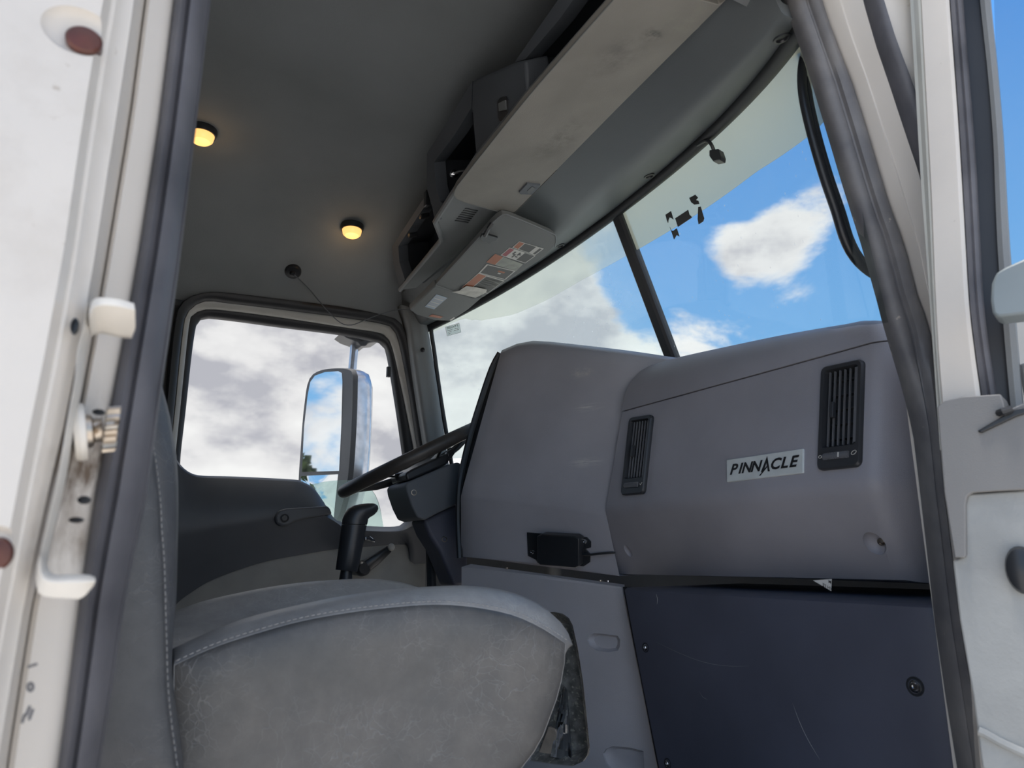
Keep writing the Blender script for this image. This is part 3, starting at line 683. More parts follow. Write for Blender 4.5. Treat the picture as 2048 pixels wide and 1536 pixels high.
mb.box(DP.p+ED*.47-ND*.02+Vector((0, 0, zt2+.07-DP.p.z)), .86, .05, .06, (ED, ND, Vector((0, 0, 1)))); mb.build('frame_rail', M['white'], d2, bevel=.006)
mb = MB().box(DP.p+ED*.50-ND*.055+Vector((0, 0, .39-DP.p.z)), .80, .02, .90, (ED, ND, Vector((0, 0, 1)))); mb.build('outer_skin', M['white'], d2, bevel=.004)
# upper trim
ut = [(1874, 814), (1888, 802), (1923, 793), (2001, 788), (2006, 800), (2010, 822), (2048, 806), (2110, 780), (2110, 985), (1990, 982), (1945, 985), (1934, 992), (1931, 1010), (1932, 1112), (1928, 1116), (1909, 1115), (1900, 1060), (1888, 985), (1881, 900)]
MB().prism([dpt(*p, .030) for p in ut], -ND*.07).build('upper_trim', M['doortrim'], d2, bevel=.007, label='grey plastic upper door trim')
lp_ = [(1905, 1122), (1928, 1112), (1928, 1005), (1936, 988), (2060, 980), (2110, 980), (2130, 2100), (2110, 2100), (1964, 1536), (1945, 1389), (1919, 1240)]
dl = MB().prism([dpt(*p, .022) for p in lp_], -ND*.06).build('lower_panel', M['doorlow'], d2, bevel=.006, label='light grey vinyl lower door panel')
MB().tube(catmull([DP.at(x, y, .024) for x, y in [(1958, 1462), (1972, 1468), (2000, 1484), (2048, 1506), (2110, 1530)]], 14), .0045, 8).build('fold', M['doorlow'], dl)
MB().prism([DP.at(*p, .034) for p in [(1954, 862), (1962, 866), (2034, 832), (2060, 824), (2060, 812), (2028, 818)]], -ND*.008).build('ledge_strip', M['black'], d2, bevel=.0015, label='thin black strip on the window ledge')
MB().tube([DP.at(1998, 826, .034), DP.at(2006, 823, .040), DP.at(2022, 818, .036)], .004, 8).build('ledge_clip', M['black'], d2)
MB().lathe(DP.at(2046, 1140, .022), ND, [(.024, 0), (.024, .006), (.021, .012), (.014, .015), (.001, .0155)], 24, sx=1.0, sy=.62).build('knob', M['black'], d2, label='black oval knob')
# grab handle across the door window
gh = [(1981, 600), (1983, 566), (1992, 545), (2010, 534), (2048, 517), (2120, 490), (2120, 622), (2048, 628), (1996, 634), (1985, 628)]
o = MB().prism([DP.at(*p, .075) for p in gh], -ND*.035).build('door_grab_bar', mat('blue_grey_plastic', (.21, .245, .26), .4, var=.08), bevel=.008)
tag(o, 'blue-grey rounded grab bar at the right edge by door window', 'grab bar')

# ================================================================== OBJECTS
def bilin(q, u, v): return q[0].lerp(q[1], u).lerp(q[3].lerp(q[2], u), v)     # q: TL TR BR BL

# ------------------------------------------------------------------ passenger seat
YS = .80
seam = C2([(348, 1331), (413, 1301), (477, 1278), (587, 1246), (679, 1228), (771, 1216), (862, 1209), (931, 1212), (1000, 1223), (1046, 1237), (1092, 1260), (1133, 1287)], 34)
ridge = C2([(346, 1297), (422, 1262), (495, 1235), (587, 1212), (679, 1193), (771, 1180), (862, 1173), (931, 1171), (977, 1175), (1023, 1184), (1069, 1203), (1101, 1225), (1124, 1255), (1133, 1287)], 34)
front = C2([(1133, 1287), (1131, 1326), (1119, 1386), (1101, 1437), (1083, 1483), (1055, 1524), (1010, 1575), (940, 1620), (850, 1640)], 14)[1:]
bot = R2([(850, 1640), (345, 1640)], 12)[1:]
bck = R2([(345, 1640), (348, 1331)], 8)[1:-1]
seat = thing('passenger_seat', 'worn grey leather passenger seat with stitched side bolster', 'seat', (.25, 1.03, .02))
O = [PY(*p, YS) for p in seam+front+bot+bck]; nO = len(O); nt_ = len(seam); nf = nt_+len(front)
RG = [PY(*p, YS+.048) for p in ridge]
cen = Vector((.29, YS, .47))
def lay(y, fn):
    return [Vector((fn(i, p).x, y, fn(i, p).z)) for i, p in enumerate(O)]
def inset(s):
    return lambda i, p: cen+(p-cen)*s
def ridgef(i, p):
    if i < nt_: return RG[i]
    if i < nf: k = (i-nt_)/(nf-nt_); return p+Vector((.006*math.sin(math.pi*min(1, k*1.2)), 0, 0))
    return p
def midf(t, y_, lower):
    def g(i, p):
        r = ridgef(i, p)
        if i < nt_:
            s = i/(nt_-1); zt = .512+.038*s
            if s > .82: zt -= .30*(s-.82)**1.5
            z = r.z+(min(r.z, zt)-r.z)*t
            return Vector((r.x+.003*t, 0, z))
        if i < nf: return r+Vector((.003*t, 0, 0))
        return r
    return g
panel = [lay(YS-.006, inset(.02)), lay(YS-.0075, inset(.30)), lay(YS-.0095, inset(.60)), lay(YS-.0085, inset(.82)), lay(YS-.005, inset(.94)), lay(YS-.0008, inset(.985)), lay(YS+.0025, inset(1.0))]
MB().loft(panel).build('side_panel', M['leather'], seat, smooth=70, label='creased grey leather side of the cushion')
W_ = .46; y0 = YS+.0018; y1 = YS+W_-.0018
top = [(y0, inset(1.0)), (YS+.003, lambda i, p: p+(ridgef(i, p)-p)*.06), (YS+.010, lambda i, p: p+(ridgef(i, p)-p)*.40), (YS+.024, lambda i, p: p+(ridgef(i, p)-p)*.80), (YS+.048, ridgef), (YS+.066, midf(.12, 0, 0)), (YS+.095, midf(.55, 0, 0)), (YS+.13, midf(.95, 0, 0)), (YS+.17, midf(1.0, 0, 0))]
rows = [lay(y, f) for y, f in top]
rows += [lay(2*YS+W_-y, f) for y, f in reversed(top)]
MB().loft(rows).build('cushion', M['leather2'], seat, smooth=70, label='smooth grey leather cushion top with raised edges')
def stitches(path, name, parent, step=.0062, r=.0008, off=Vector((0, -.0012, 0))):
    L_ = sum((b-a).length for a, b in zip(path, path[1:])); n = int(L_/step); pts = resample(path, n+1); mb = MB()
    for a, b in zip(pts, pts[1:]):
        s, e_ = a.lerp(b, .14)+off, a.lerp(b, .82)+off
        mb.tube([s, s.lerp(e_, .25)+off*.4, s.lerp(e_, .75)+off*.4, e_], [r*.5, r, r, r*.5], 5)
    mb.build(name, M['thread'], parent, smooth=60)
stitches([Vector((p.x, YS-.0012, p.z+.004)) for p in O[:nt_]], 'stitching', seat)
# backrest
YB = .775
bf = C2([(372, 1560), (360, 1457), (346, 1357), (345, 1290), (353, 1190), (357, 1024), (355, 932), (350, 895), (340, 832), (325, 774), (305, 690), (285, 610), (262, 520)], 40)
BF = [PY(*p, YB+.03) for p in bf]
BS = [PY(*p, YB) for p in C2([(360, 1560), (353, 1524), (337, 1391), (332, 1257), (328, 1124), (323, 1057), (320, 995), (307, 895), (290, 800), (272, 700), (255, 610), (235, 520)], 40)]
def bring(front_, y, bx): 
    fr = [Vector((p.x, y, p.z)) for p in front_]
    zt, zb = fr[-1].z, fr[0].z
    bk = [Vector((bx-.10*(1-(zt-z)/(zt-zb)), y, z)) for z in np.linspace(zt+.02, zb, 16)]
    return fr+bk
cenb = Vector((-.04, YB, .62))
b0 = bring(BS, YB, -.10)
def binset(s, y): return [Vector((cenb.x+(p.x-cenb.x)*s, y, cenb.z+(p.z-cenb.z)*(.5+.5*s))) for p in b0]
MB().loft([binset(.05, YB-.004), binset(.5, YB-.006), binset(.85, YB-.0045), binset(.97, YB-.001), binset(1.0, YB+.002)]).build('backrest_side', M['leather3'], seat, smooth=70, label='dark grey leather side of the backrest')
def mixr(t): return [a.lerp(b, t) for a, b in zip(BS, BF)]
sec = [(YB+.001, mixr(.02)), (YB+.006, mixr(.35)), (YB+.016, mixr(.78)), (YB+.030, mixr(1.0)), (YB+.05, [p+Vector((-.006, 0, 0)) for p in BF]), (YB+.10, [p+Vector((-.028, 0, 0)) for p in BF]), (YB+.16, [p+Vector((-.032, 0, 0)) for p in BF])]
rows = [bring(f, y, -.10) for y, f in sec]+[bring(f, 2*YB+.51-y, -.10) for y, f in reversed(sec)]
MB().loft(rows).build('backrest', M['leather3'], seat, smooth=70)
stitches([p+Vector((0, -.001, 0)) for p in BS], 'backrest_stitching', seat)
# pedestal under the cushion
mb = MB().box((.24, 1.03, .30), .36, .34, .14); mb.box((.24, 1.03, .12), .30, .30, .24)
mb.build('pedestal', M['black'], seat, bevel=.02)

# ------------------------------------------------------------------ dashboard, passenger half
dash = thing('dashboard', 'charcoal moulded passenger dashboard with two upright air vents', 'dashboard', (1.1, 1.0, .6))
XS, XK, XB = 1.035, .998, 1.085      # seam, crease, lower edge
FACE = plane3(PX(1245, 822, XS), PX(1755, 686, XS), PX(1210, 1020, XK))
def fit_z(p, z): return Vector((p.x, p.y, z))
ycols = None
lseam = PX(1245, 824, XS); rseam = PX(1757, 684, XS); lcr = PX(1211, 1022, XK); rcr = PX(1744, 968, XK); lbt = PX(1238, 1148, XB); rbt = PX(1806, 1160, XB)
nC = 14
def line(a, b): return [a.lerp(b, i/nC) for i in range(nC+1)]
sideX = .13
def withside(r, dx, dy, dz=0, k=4):
    e_ = r[-1]; r = r[:-1]+[r[-2].lerp(e_, .75)+Vector((-.0005, 0, 0)), e_+Vector((.004, 0, 0))]
    return r+[e_+Vector(v) for v in ((.012, -.009, dz*.2), (.026, -.016, dz*.4), (.06, -.028, dz*.6), (.14, -.05, dz))]
R_seam = withside(line(lseam, rseam), .12, -.055)
R_mid = withside(line(lseam.lerp(lcr, .5), rseam.lerp(rcr, .5)), .12, -.062)
R_cr = withside(line(lcr, rcr), .12, -.070)
R_bt = withside(line(lbt, rbt), .10, -.055, -.01)
R_bk = [p+Vector((.16, 0, .0)) for p in R_bt]
# soften the crease with extra rows
def near(A, B, t): return [a.lerp(b, t) for a, b in zip(A, B)]
rows = [R_seam, near(R_seam, R_cr, .5), near(R_seam, R_cr, .93), [a+Vector((.0015, 0, 0)) for a in R_cr], near(R_cr, R_bt, .10), near(R_cr, R_bt, .55), near(R_cr, R_bt, .97), R_bt]
rows = [[r_[0]+Vector((.17, 0, 0))]+r_ for r_ in rows]      # closed behind: a solid block
body = MB().loft(rows).build('body', M['dash'], dash, smooth=50)
# lid above the seam
ltop = [(1245, 824), (1253, 791), (1268, 753), (1294, 733)]
silh = C2([(1294, 733), (1355, 715), (1450, 694), (1560, 671), (1650, 655), (1712, 645), (1745, 640), (1768, 643)], nC+1)
XT = 1.10
R_t = [PX(*p, XT) for p in silh]
R_t = withside(R_t, .10, -.05, -.02)
R_s = [p+Vector((-.003, 0, .002)) for p in R_seam]
def arc(a, b, bul, t): return a.lerp(b, t)+bul*math.sin(math.pi*t)
rows = [[p+Vector((.10, 0, -.004)) for p in R_s], R_s]
for t in (.04, .2, .4, .6, .8, .93): rows.append([arc(a, b, Vector((-.013, 0, .012)), t) for a, b in zip(R_s, R_t)])
rows.append(R_t); rows.append([p+Vector((.05, 0, .006)) for p in R_t]); rows.append([p+Vector((.18, 0, -.02)) for p in R_t]); rows.append([p+Vector((.20, 0, -.10)) for p in R_t])
MB().loft(rows).build('top_lid', M['dash'], dash, smooth=60, label='rounded top lid with a thin seam')
# screw wells
def well(x, y, pl, rx, ry, depth, screw):
    c = pl.at(x, y); u = Vector((0, -1, 0)); n = pl.n
    cu = MB().lathe(c+n*.002, n, [(.0005, -depth), (.6, -depth*.85), (.88, -depth*.5), (1.0, 0), (1.0, .01)], 24, sx=ry, sy=rx) if 0 else None
    mb = MB(); w = Vector((0, 0, 1)); w = (w-n*w.dot(n)).normalized(); uu = n.cross(w)
    rows = []
    for r, h in [(.05, -depth), (.5, -depth*.92), (.8, -depth*.62), (.95, -depth*.25), (1.0, 0), (1.0, .01)]:
        rows.append([c+w*(math.cos(2*math.pi*k/24)*ry*r)+uu*(math.sin(2*math.pi*k/24)*rx*r)+n*h for k in range(24)])
    mb.loft(rows); return mb
LOW = plane3(lcr, rcr, lbt)
w1 = well(1256, 1102, LOW, .011, .0155, .010, 0); w2 = well(1749, 1087, LOW, .0175, .020, .013, 0)
cut(body, w1); cut(body, w2)
def screw(c, n, r, parent, name='screw', matl='chrome'):
    n = Vector(n).normalized(); o_ = MB().lathe(c, n, [(r*1.5, -.002), (r*1.5, .0006), (r*1.1, .0012), (r*1.02, .0022), (r*.9, .003), (r*.45, .003), (r*.4, .0016), (.0001, .0016)], 18)
    return o_.build(name, M[matl], parent)
screw(LOW.at(1757, 1091)-LOW.n*.009, LOW.n, .0042, dash, matl='steel')

# vents
def vent(q, nsl, mark):
    """q: four outer corners TL TR BR BL on the dash face"""
    n = FACE.n; ve = thing_part('vent')
    W2 = (q[1]-q[0]).length; H2 = (q[3]-q[0]).length
    def P(u, v, h=0): return bilin(q, u, v)+n*h
    def rrect(u0, v0, u1, v1, r, h, k=5):
        ru, rv = r/W2, r/H2; out = []
        for (cu_, cv_, a0) in ((u1-ru, v0+rv, -90), (u1-ru, v1-rv, 0), (u0+ru, v1-rv, 90), (u0+ru, v0+rv, 180)):
            for i in range(k+1):
                a = math.radians(a0+90*i/k); out.append(P(cu_+ru*math.cos(a), cv_+rv*math.sin(a), h))
        return out
    cut(body, MB().prism([P(.12, .05, .02), P(.89, .05, .02), P(.89, .795, .02), P(.12, .795, .02)], -n*.05))
    # bezel ring
    mb = MB(); v1 = .80
    rings = [rrect(0, 0, 1, 1, .010, 0), rrect(.0, .0, 1, 1, .010, .006), rrect(.03, .012, .97, .988, .009, .009)]
    mb.grid(rings, cu=True)
    inner = [rrect(.03, .012, .97, .988, .009, .009), rrect(.10, .045, .90, .80, .006, .0085), rrect(.13, .055, .88, .79, .005, -.001), rrect(.13, .055, .88, .79, .005, -.022)]
    mb.grid(inner, cu=True)
    # cheek below the louvres fills by the ring between inner outline and bezel; close the back
    back = rrect(.13, .055, .88, .79, .005, -.022); mb.add(back, [tuple(range(len(back)))])
    fr_ = mb.build('bezel', M['vent'], ve, smooth=40, recalc=False)
    # upright louvres
    for i in range(nsl):
        u = .20+.60*i/(nsl-1)
        a, b = P(u, .062, .002), P(u, .783, .002); ax = (b-a).normalized(); sw = (P(u+.05, .4)-P(u, .4)).normalized(); dv = n
        th = ax.cross(dv)
        m2 = MB().box((a+b)/2, (b-a).length, .0038, .0016, (ax, dv, th)); m2.build('louvre', M['ventslat'], ve, smooth=0)
    # wide right-hand leaf
    a, b = P(.86, .065, .004), P(.86, .775, .004); ax = (b-a).normalized(); sw = (P(.9, .4)-P(.8, .4)).normalized()
    MB().box((a+b)/2, (b-a).length, W2*.10, .004, (ax, sw, ax.cross(sw))).build('louvre', M['ventslat'], ve, bevel=.001)
    # cross vanes behind
    for i in range(5):
        v = .14+.56*i/4; c = P(.53, v, -.012); MB().box(c, W2*.70, .0016, .012, ((P(1, v)-P(0, v)).normalized(), (P(.5, 1)-P(.5, 0)).normalized(), n)).build('cross_vane', M['vent'], ve, smooth=0)
    # centre tab on a louvre
    c = P(.36, .45, .009); MB().box(c, .006, .026, .008, ((P(1, .5)-P(0, .5)).normalized(), (P(.5, 1)-P(.5, 0)).normalized(), n)).build('tab', M['vent'], ve, bevel=.001)
    # lower cheek and thumb wheel
    ch = [P(.06, .80, .0088), P(.94, .80, .0088), P(.94, .965, .0088), P(.06, .965, .0088)]
    MB().prism(ch, -n*.006).build('cheek', M['vent'], ve)
    ua = (P(1, .88)-P(0, .88)).normalized(); mb = MB(); L3 = W2*.56; c0 = P(.47, .885, .007)
    for i in range(13):
        mb.box(c0+ua*(L3*(i-6)/13), L3/13*.72, H2*.062, .010-.0004*abs(i-6), (ua, (P(.5, 1)-P(.5, 0)).normalized(), n))
    mb.tube([c0-ua*L3*.52, c0+ua*L3*.52], .0058, 10)
    mb.build('thumb_wheel', M['ventslat'], ve)
    if mark:
        MB().box(c0+ua*L3*.16+n*.0062, .0022, H2*.045, .0012, (ua, (P(.5, 1)-P(.5, 0)).normalized(), n)).build('pointer', M['sticker'], ve, label='white pointer line')
        rg = [P(.095+.035*math.cos(a), .88+.013*math.sin(a), .0093) for a in np.linspace(0, 2*math.pi, 14)]
        MB().tube(rg, .00045, 5).build('mark', M['sticker'], ve, label='small white circle mark')
        rg = [P(.875+.045*math.cos(a)+.03*math.sin(a), .875-.016*math.cos(a)+.010*math.sin(a), .0093) for a in np.linspace(0, 2*math.pi, 14)]
        MB().tube(rg, .0005, 5).build('mark', M['sticker'], ve, label='small white open vent mark')
    else:
        rg = [P(.83, .875, .0093), P(.86, .895, .0093), P(.93, .865, .0093)]
        MB().tube(rg, .0006, 5).build('mark', M['sticker'], ve, label='small white open vent mark')
def thing_part(name):
    o_ = bpy.data.objects.new(name, None); COL.objects.link(o_); o_.location = dash.location; o_.empty_display_size = .02
    o_.parent = dash; o_.matrix_parent_inverse = Matrix.Translation(dash.location).inverted(); return o_
vent([FACE.at(*p) for p in [(1647, 737), (1732, 719), (1726, 934), (1639, 943)]], 6, True)
vent([FACE.at(*p) for p in [(1263, 837), (1309, 830), (1292, 988), (1246, 992)]], 6, False)

# badge with the name
q = [FACE.at(*p) for p in [(1455.5, 920.5), (1609.5, 898), (1609, 946.5), (1456, 965)]]; n = FACE.n
bd_ = MB().prism([p+n*.0035 for p in q], -n*.005).build('badge', M['badge'], dash, bevel=.0012, label='brushed silver badge plate')
ux = (q[1]-q[0]).normalized(); uy = (q[0]-q[3]); uy = (uy-ux*uy.dot(ux)).normalized(); Wb = (q[1]-q[0]).length; Hb = (q[0]-q[3]).length
bc = (q[0]+q[1]+q[2]+q[3])/4+n*.0037
uyb = (q[0]+q[1]-q[2]-q[3]).normalized()
fs = Hb*.62
def badge_text(s, frac, wscale=1.0): 
    return text_mesh('lettering', s, M['ink'], bc+ux*(Wb*frac)+uy*(Hb*.0), ux*wscale, uy, fs, bd_, shear=.28, bold=.03, depth=.0006)
badge_text('P', -.400, 1.16); badge_text('I', -.305, 1.16); badge_text('N', -.215, 1.12); badge_text('N', -.092, 1.12)
badge_text('C', .155, 1.16); badge_text('L', .270, 1.16); badge_text('E', .375, 1.16)
def bp_(a, b, h=.0006): return bc+ux*(Wb*a)+uy*(Hb*b)+n*h
mb = MB()   # the peaked A, a swept arrow with a notch
mb.add([bp_(-.018, -.26), bp_(.020, -.26), bp_(.050, .10), bp_(.058, .40)], [(0, 1, 2, 3)])
mb.add([bp_(.058, .40), bp_(.050, .10), bp_(.058, -.04), bp_(.066, -.04)], [(0, 1, 2, 3)])
mb.add([bp_(.058, .40), bp_(.064, -.05), bp_(.072, -.26), bp_(.100, -.26)], [(0, 1, 2, 3)])
mb.add([bp_(-.040, -.40), bp_(-.020, -.40), bp_(.070, -.06), bp_(.064, .0)], [(0, 1, 2, 3)])
mb.build('lettering', M['ink'], bd_, smooth=0, recalc=False)

# ------------------------------------------------------------------ centre housing (instrument side, turned to the driver)
hous = thing_part('instrument_housing'); hous['label'] = 'tall scuffed charcoal housing beside the steering wheel'
Lb = PY(921, 1113, 1.72); Rb = PX(1212, 1027, 1.004)
dirh = Vector((Lb.x-Rb.x, Lb.y-Rb.y, 0)).normalized(); nh = Vector((dirh.y, -dirh.x, 0)); nh = nh if nh.dot(CAM-Rb) > 0 else -nh
HP = Plane(Rb, nh)
HPu = plane3(HP.at(927, 992), HP.at(1212, 1027), HP.at(1263, 702)-nh*.055)   # upper face leans away
cr_l, cr_r = HP.at(922, 990), HP.at(1212, 1027)
crs = [HP.at(*p) for p in C2([(922, 991), (997, 995), (1114, 1011), (1212, 1027)], 12)]
bts = [HP.at(*p, -.042) for p in C2([(922, 1113), (1075, 1128), (1239, 1152)], 12)]
tops = [HPu.at(*p) for p in C2([(1001, 708), (1010, 701), (1045, 694), (1085, 692), (1153, 699), (1263, 712), (1345, 724)], 12)]
silt = [HPu.at(*p, -.055) for p in C2([(1004, 700), (1020, 692), (1052, 683), (1083, 682), (1153, 689), (1263, 702), (1356, 716)], 12)]
rgt = None
cols = []
rws = [[p-nh*.16 for p in bts], bts, near(crs, bts, .92), near(crs, bts, .5), near(crs, bts, .07), [p-nh*.0012 for p in crs], near(crs, tops, .07), near(crs, tops, .35), near(crs, tops, .65), near(crs, tops, .93), [a.lerp(b, .12)+Vector((0, 0, .001)) for a, b in zip(tops, silt)], silt, [p-nh*.10+Vector((0, 0, -.02)) for p in silt]]
# roll the left edge back: extra columns beyond the first
def roll(r):
    a, b = r[0], r[1]; d = (a-b).normalized(); d.z = 0; o_ = []
    for t, k in ((.022, .030), (.018, .014), (.011, .004)): o_.append(a+d*(t*.35)-nh*k)
    return o_+[a-nh*.0005]+r[1:]
hb = MB().loft([roll(r) for r in rws]).build('body', mat('scuffed_housing_plastic', (.385, .378, .41), .44, var=.09, vs=5, grain=.35, gs=900,
    patch=[(tuple(HPu.at(1178, 815)), (.045, .06, .014), (.62, .61, .58), (22, 22, 300), 1.0), (tuple(HPu.at(1172, 925)), (.05, .065, .016), (.62, .61, .58), (22, 22, 300), 1.1),
           (tuple(HPu.at(1165, 745)), (.04, .05, .02), (.60, .58, .52), (60, 60, 80), .7)]), hous, smooth=55)
# black edge trim towards the driver
et = catmull([HPu.at(1000, 706, -.03), HPu.at(984, 736, -.032), HPu.at(962, 800, -.034), HPu.at(938, 880, -.036), HP.at(920, 965, -.036), HP.at(917, 1040, -.036), HP.at(920, 1116, -.036)], 26)
MB().tube(et, .0085, 8).build('edge_trim', M['black'], hous, label='black edge moulding')
mb = MB()   # gauge hood face beyond the edge
gq = [HPu.at(996, 712, -.05), HPu.at(930, 900, -.055), HP.at(915, 985, -.06), HP.at(920, 1110, -.06)]
mb.slab([gq, [p+Vector((.16, -.01, 0)) for p in gq]], Vector((.01, -.02, 0))); mb.build('gauge_hood', M['black'], hous)

# ------------------------------------------------------------------ black box screwed to the housing
cm = thing('control_module', 'small black box with cable screwed to the dashboard', 'control box', HP.at(1117, 1135))
Z1 = lambda x, y: (880+x/2.56, 640+y/2.56)
LP2 = plane3(crs[0], crs[-1], bts[6])
brk = [Z1(*p) for p in [(444, 1088), (705, 1108), (750, 1112), (772, 1135), (772, 1165), (745, 1172), (770, 1200), (768, 1240), (735, 1262), (500, 1245), (490, 1228), (450, 1208)]]
bk_ = MB().prism([LP2.at(*p, .004) for p in brk], -LP2.n*.003).build('bracket', M['black'], cm, bevel=.0008, label='black metal mounting bracket')
bx_ = [Z1(*p) for p in [(494, 1108), (520, 1098), (690, 1108), (712, 1120), (710, 1262), (690, 1270), (510, 1255), (494, 1238)]]
MB().prism([LP2.at(*p, .030) for p in bx_], -LP2.n*.026).build('case', M['black'], cm, bevel=.003)
screw(LP2.at(*Z1(471, 1187), .005), LP2.n, .0036, cm); screw(LP2.at(*Z1(741, 1134), .005), LP2.n, .0036, cm)
MB().lathe(LP2.at(*Z1(537, 1195), .030), LP2.n, [(.0014, 0), (.0014, .001), (.0001, .0012)], 10).build('indicator', M['chrome'], cm)
cp = [LP2.at(*Z1(705, 1195), .012), LP2.at(*Z1(760, 1202), .012), LP2.at(*Z1(820, 1196), .008), LP2.at(*Z1(870, 1192), .005), LP2.at(*Z1(895, 1191), -.004)]
MB().tube(catmull(cp, 20), .0028, 8).build('cable', M['black'], cm, label='thin black cable')

# ------------------------------------------------------------------ lower centre panel with storage opening
Z6 = lambda x, y: (880+x/3.69, 1120+y/3.69)
lc = thing('console_panel', 'grey lower console panel with open pocket behind the seat', 'console panel', (.98, 1.45, .02))
LPL = Plane(HP.p+nh*.020, nh)
outl = [(923, 1134), (1090, 1152), (1243, 1174), (1278, 1350), (1330, 1620), (1400, 1980), (923, 1980)]
front_ = [LPL.at(*p) for p in outl]
lpb = MB().prism(front_, -nh*.016).build('panel', M['dash_mid'], lc, smooth=30)
pk = [Z6(*p) for p in [(700, 390), (830, 384), (890, 398), (935, 430), (962, 480), (1000, 650), (1040, 900), (1090, 1390), (1085, 1440), (1050, 1490), (960, 1530), (800, 1515), (640, 1490), (560, 1300)]]
cut(lpb, MB().prism([LPL.at(*p, .01) for p in pk], -nh*.045))
gap_px = [(1246, 1174), (1254, 1174), (1289, 1350), (1342, 1620), (1412, 1980), (1400, 1980), (1330, 1620), (1278, 1350)]
MB().prism([LPL.at(*p, -.004) for p in gap_px], -nh*.02).build('gap_shade', M['ink'], lc, label='black strip painting the shaded gap along the panel edge')  # no real part: black strip put in for the gap's shade
pkf = [LPL.at(*p, -.001) for p in pk]
mb = MB(); mb.grid([pkf, [p.lerp(sum(pkf, Vector())/len(pkf), .16)-nh*.045 for p in pkf]], cu=True); pb = [p.lerp(sum(pkf, Vector())/len(pkf), .16)-nh*.045 for p in pkf]; mb.add(pb, [tuple(range(len(pb)))])
mb.build('pocket_lining', M['worn'], lc, smooth=50, label='worn speckled pocket lining')
def grip(pts, deep):
    P_ = [LPL.at(*Z6(*p), .003) for p in pts]; c_ = sum(P_, Vector())/len(P_)
    far = max(P_, key=lambda p: (p-P_[0]).length)
    mb = MB(); Rr = [P_]; 
    Rr.append([p.lerp(c_, .05)-nh*(.006+.001) for p in P_])
    Rr.append([p.lerp(c_, .30)-nh*deep for p in P_]); mb.loft(Rr); return mb
cut(lpb, grip([(1078, 590), (1090, 560), (1130, 540), (1200, 545), (1310, 560), (1328, 590), (1325, 640), (1310, 672), (1230, 682), (1150, 670), (1100, 635)], .014))
cut(lpb, grip([(1195, 1430), (1215, 1395), (1270, 1374), (1400, 1385), (1500, 1412), (1506, 1500), (1506, 1580), (1400, 1590), (1280, 1575), (1220, 1510)], .014))
# folded top ledge
le = [LPL.at(923, 1134, .001), LPL.at(1243, 1174, .001), LPL.at(1249, 1169, -.03), LPL.at(942, 1128, -.03)]
MB().prism(le, (0, 0, -.004)).build('top_ledge', M['dash_mid'], lc, label='folded ledge along the panel top')
for x, y in [(1014, 1136), (1201, 1161), (1216, 1162)]:
    c = LPL.at(x, y, -.012); MB().lathe(c, (0, 0, 1), [(.0038, -.002), (.0038, .0012), (.0022, .0014), (.002, -.001)], 12).build('rivet', M['steel'] if x != 1216 else M['chrome'], lc)
# contents of the pocket
cc = LPL.at(1105, 1500, -.02)
tn = [LPL.at(*Z6(*p), -.030) for p in [(720, 1440), (800, 1230), (850, 1250), (905, 1420), (900, 1480), (700, 1475)]]
o = MB().prism(tn, -nh*.010).build('folded_card', M['tan'], bevel=.002); tag(o, 'tan folded card lying in the console pocket', 'card')
random.seed(3); rows = []
for i in range(9):
    t = i/8; l_ = Z6(905-90*t, 930+520*t); r_ = Z6(930+40*t, 960+520*t)
    rows.append([LPL.at(l_[0]*(1-s)+r_[0]*s, l_[1]*(1-s)+r_[1]*s, -.022+.010*math.sin(s*6+i*.8)*random.uniform(.4, 1)-.010*(1-t)) for s in [k/7 for k in range(8)]])
o = MB().slab(rows, -nh*.006).build('plastic_bag', M['bagclear'], smooth=25); tag(o, 'crumpled clear plastic bag in the console pocket', 'plastic bag')

# ------------------------------------------------------------------ lower right kick panel
Z4 = lambda x, y: (1200+x/2.415, 1120+y/2.415)
kp = thing('kick_panel', 'large dark slate panel bolted below the dashboard', 'panel', (1.0, 1.0, .02))
KP = Plane((.985, 1.0, .5), (-1, 0, 0))
lf = [(1247, 1180), (1262, 1260), (1279, 1350), (1298, 1445), (1316, 1536), (1345, 1680), (1380, 1850)]
LE = [KP.at(*p) for p in lf]
RE = [KP.at(x, y) for x, y in [(1832, 1198), (1845, 1262), (1862, 1345), (1880, 1420), (1899, 1500), (1935, 1660), (1980, 1850)]]
rows = []
for a, b in zip(LE, RE):
    b = Vector((b.x, b.y, a.z)); r = [a+Vector((.035, 0, 0)), a+Vector((.004, 0, 0)), a+Vector((0, -.004, 0))]+[a.lerp(b, t) for t in (.2, .4, .6, .8, .96)]
    r += [b+Vector((.002, -.010, 0)), b+Vector((.008, -.022, 0)), b+Vector((.022, -.032, 0)), b+Vector((.10, -.055, 0)), b+Vector((.10, .0, 0))]; rows.append(r)
lift = [p+Vector((.006, 0, .005)) for p in rows[0]]; back_ = [p+Vector((.32, 0, .008)) for p in rows[0]]
rows = [back_, lift]+rows
kb = MB().loft(rows).build('cover', M['dash_dark'], kp, smooth=40)
for x, y, r in [(1291, 1295, .0042), (1830, 1373, .0055), (1335, 1527, .0042)]:
    c = KP.at(x, y); MB().lathe(c, KP.n, [(r*2.3, -.002), (r*2.3, .0003), (r*2.0, .0006), (r*1.5, -.0005)], 20).build('washer', M['black'], kp)
    screw(c+KP.n*.0004, KP.n, r, kp, 'bolt')
def scratch(pts, w=.0005):
    P_ = catmull([KP.at(*Z4(*p), .0003) for p in pts], 14); MB().tube(P_, [w*(.25+.75*math.sin(math.pi*i/13)) for i in range(14)], 4).build('scratch', M['thread'], kp, label='pale scratch')
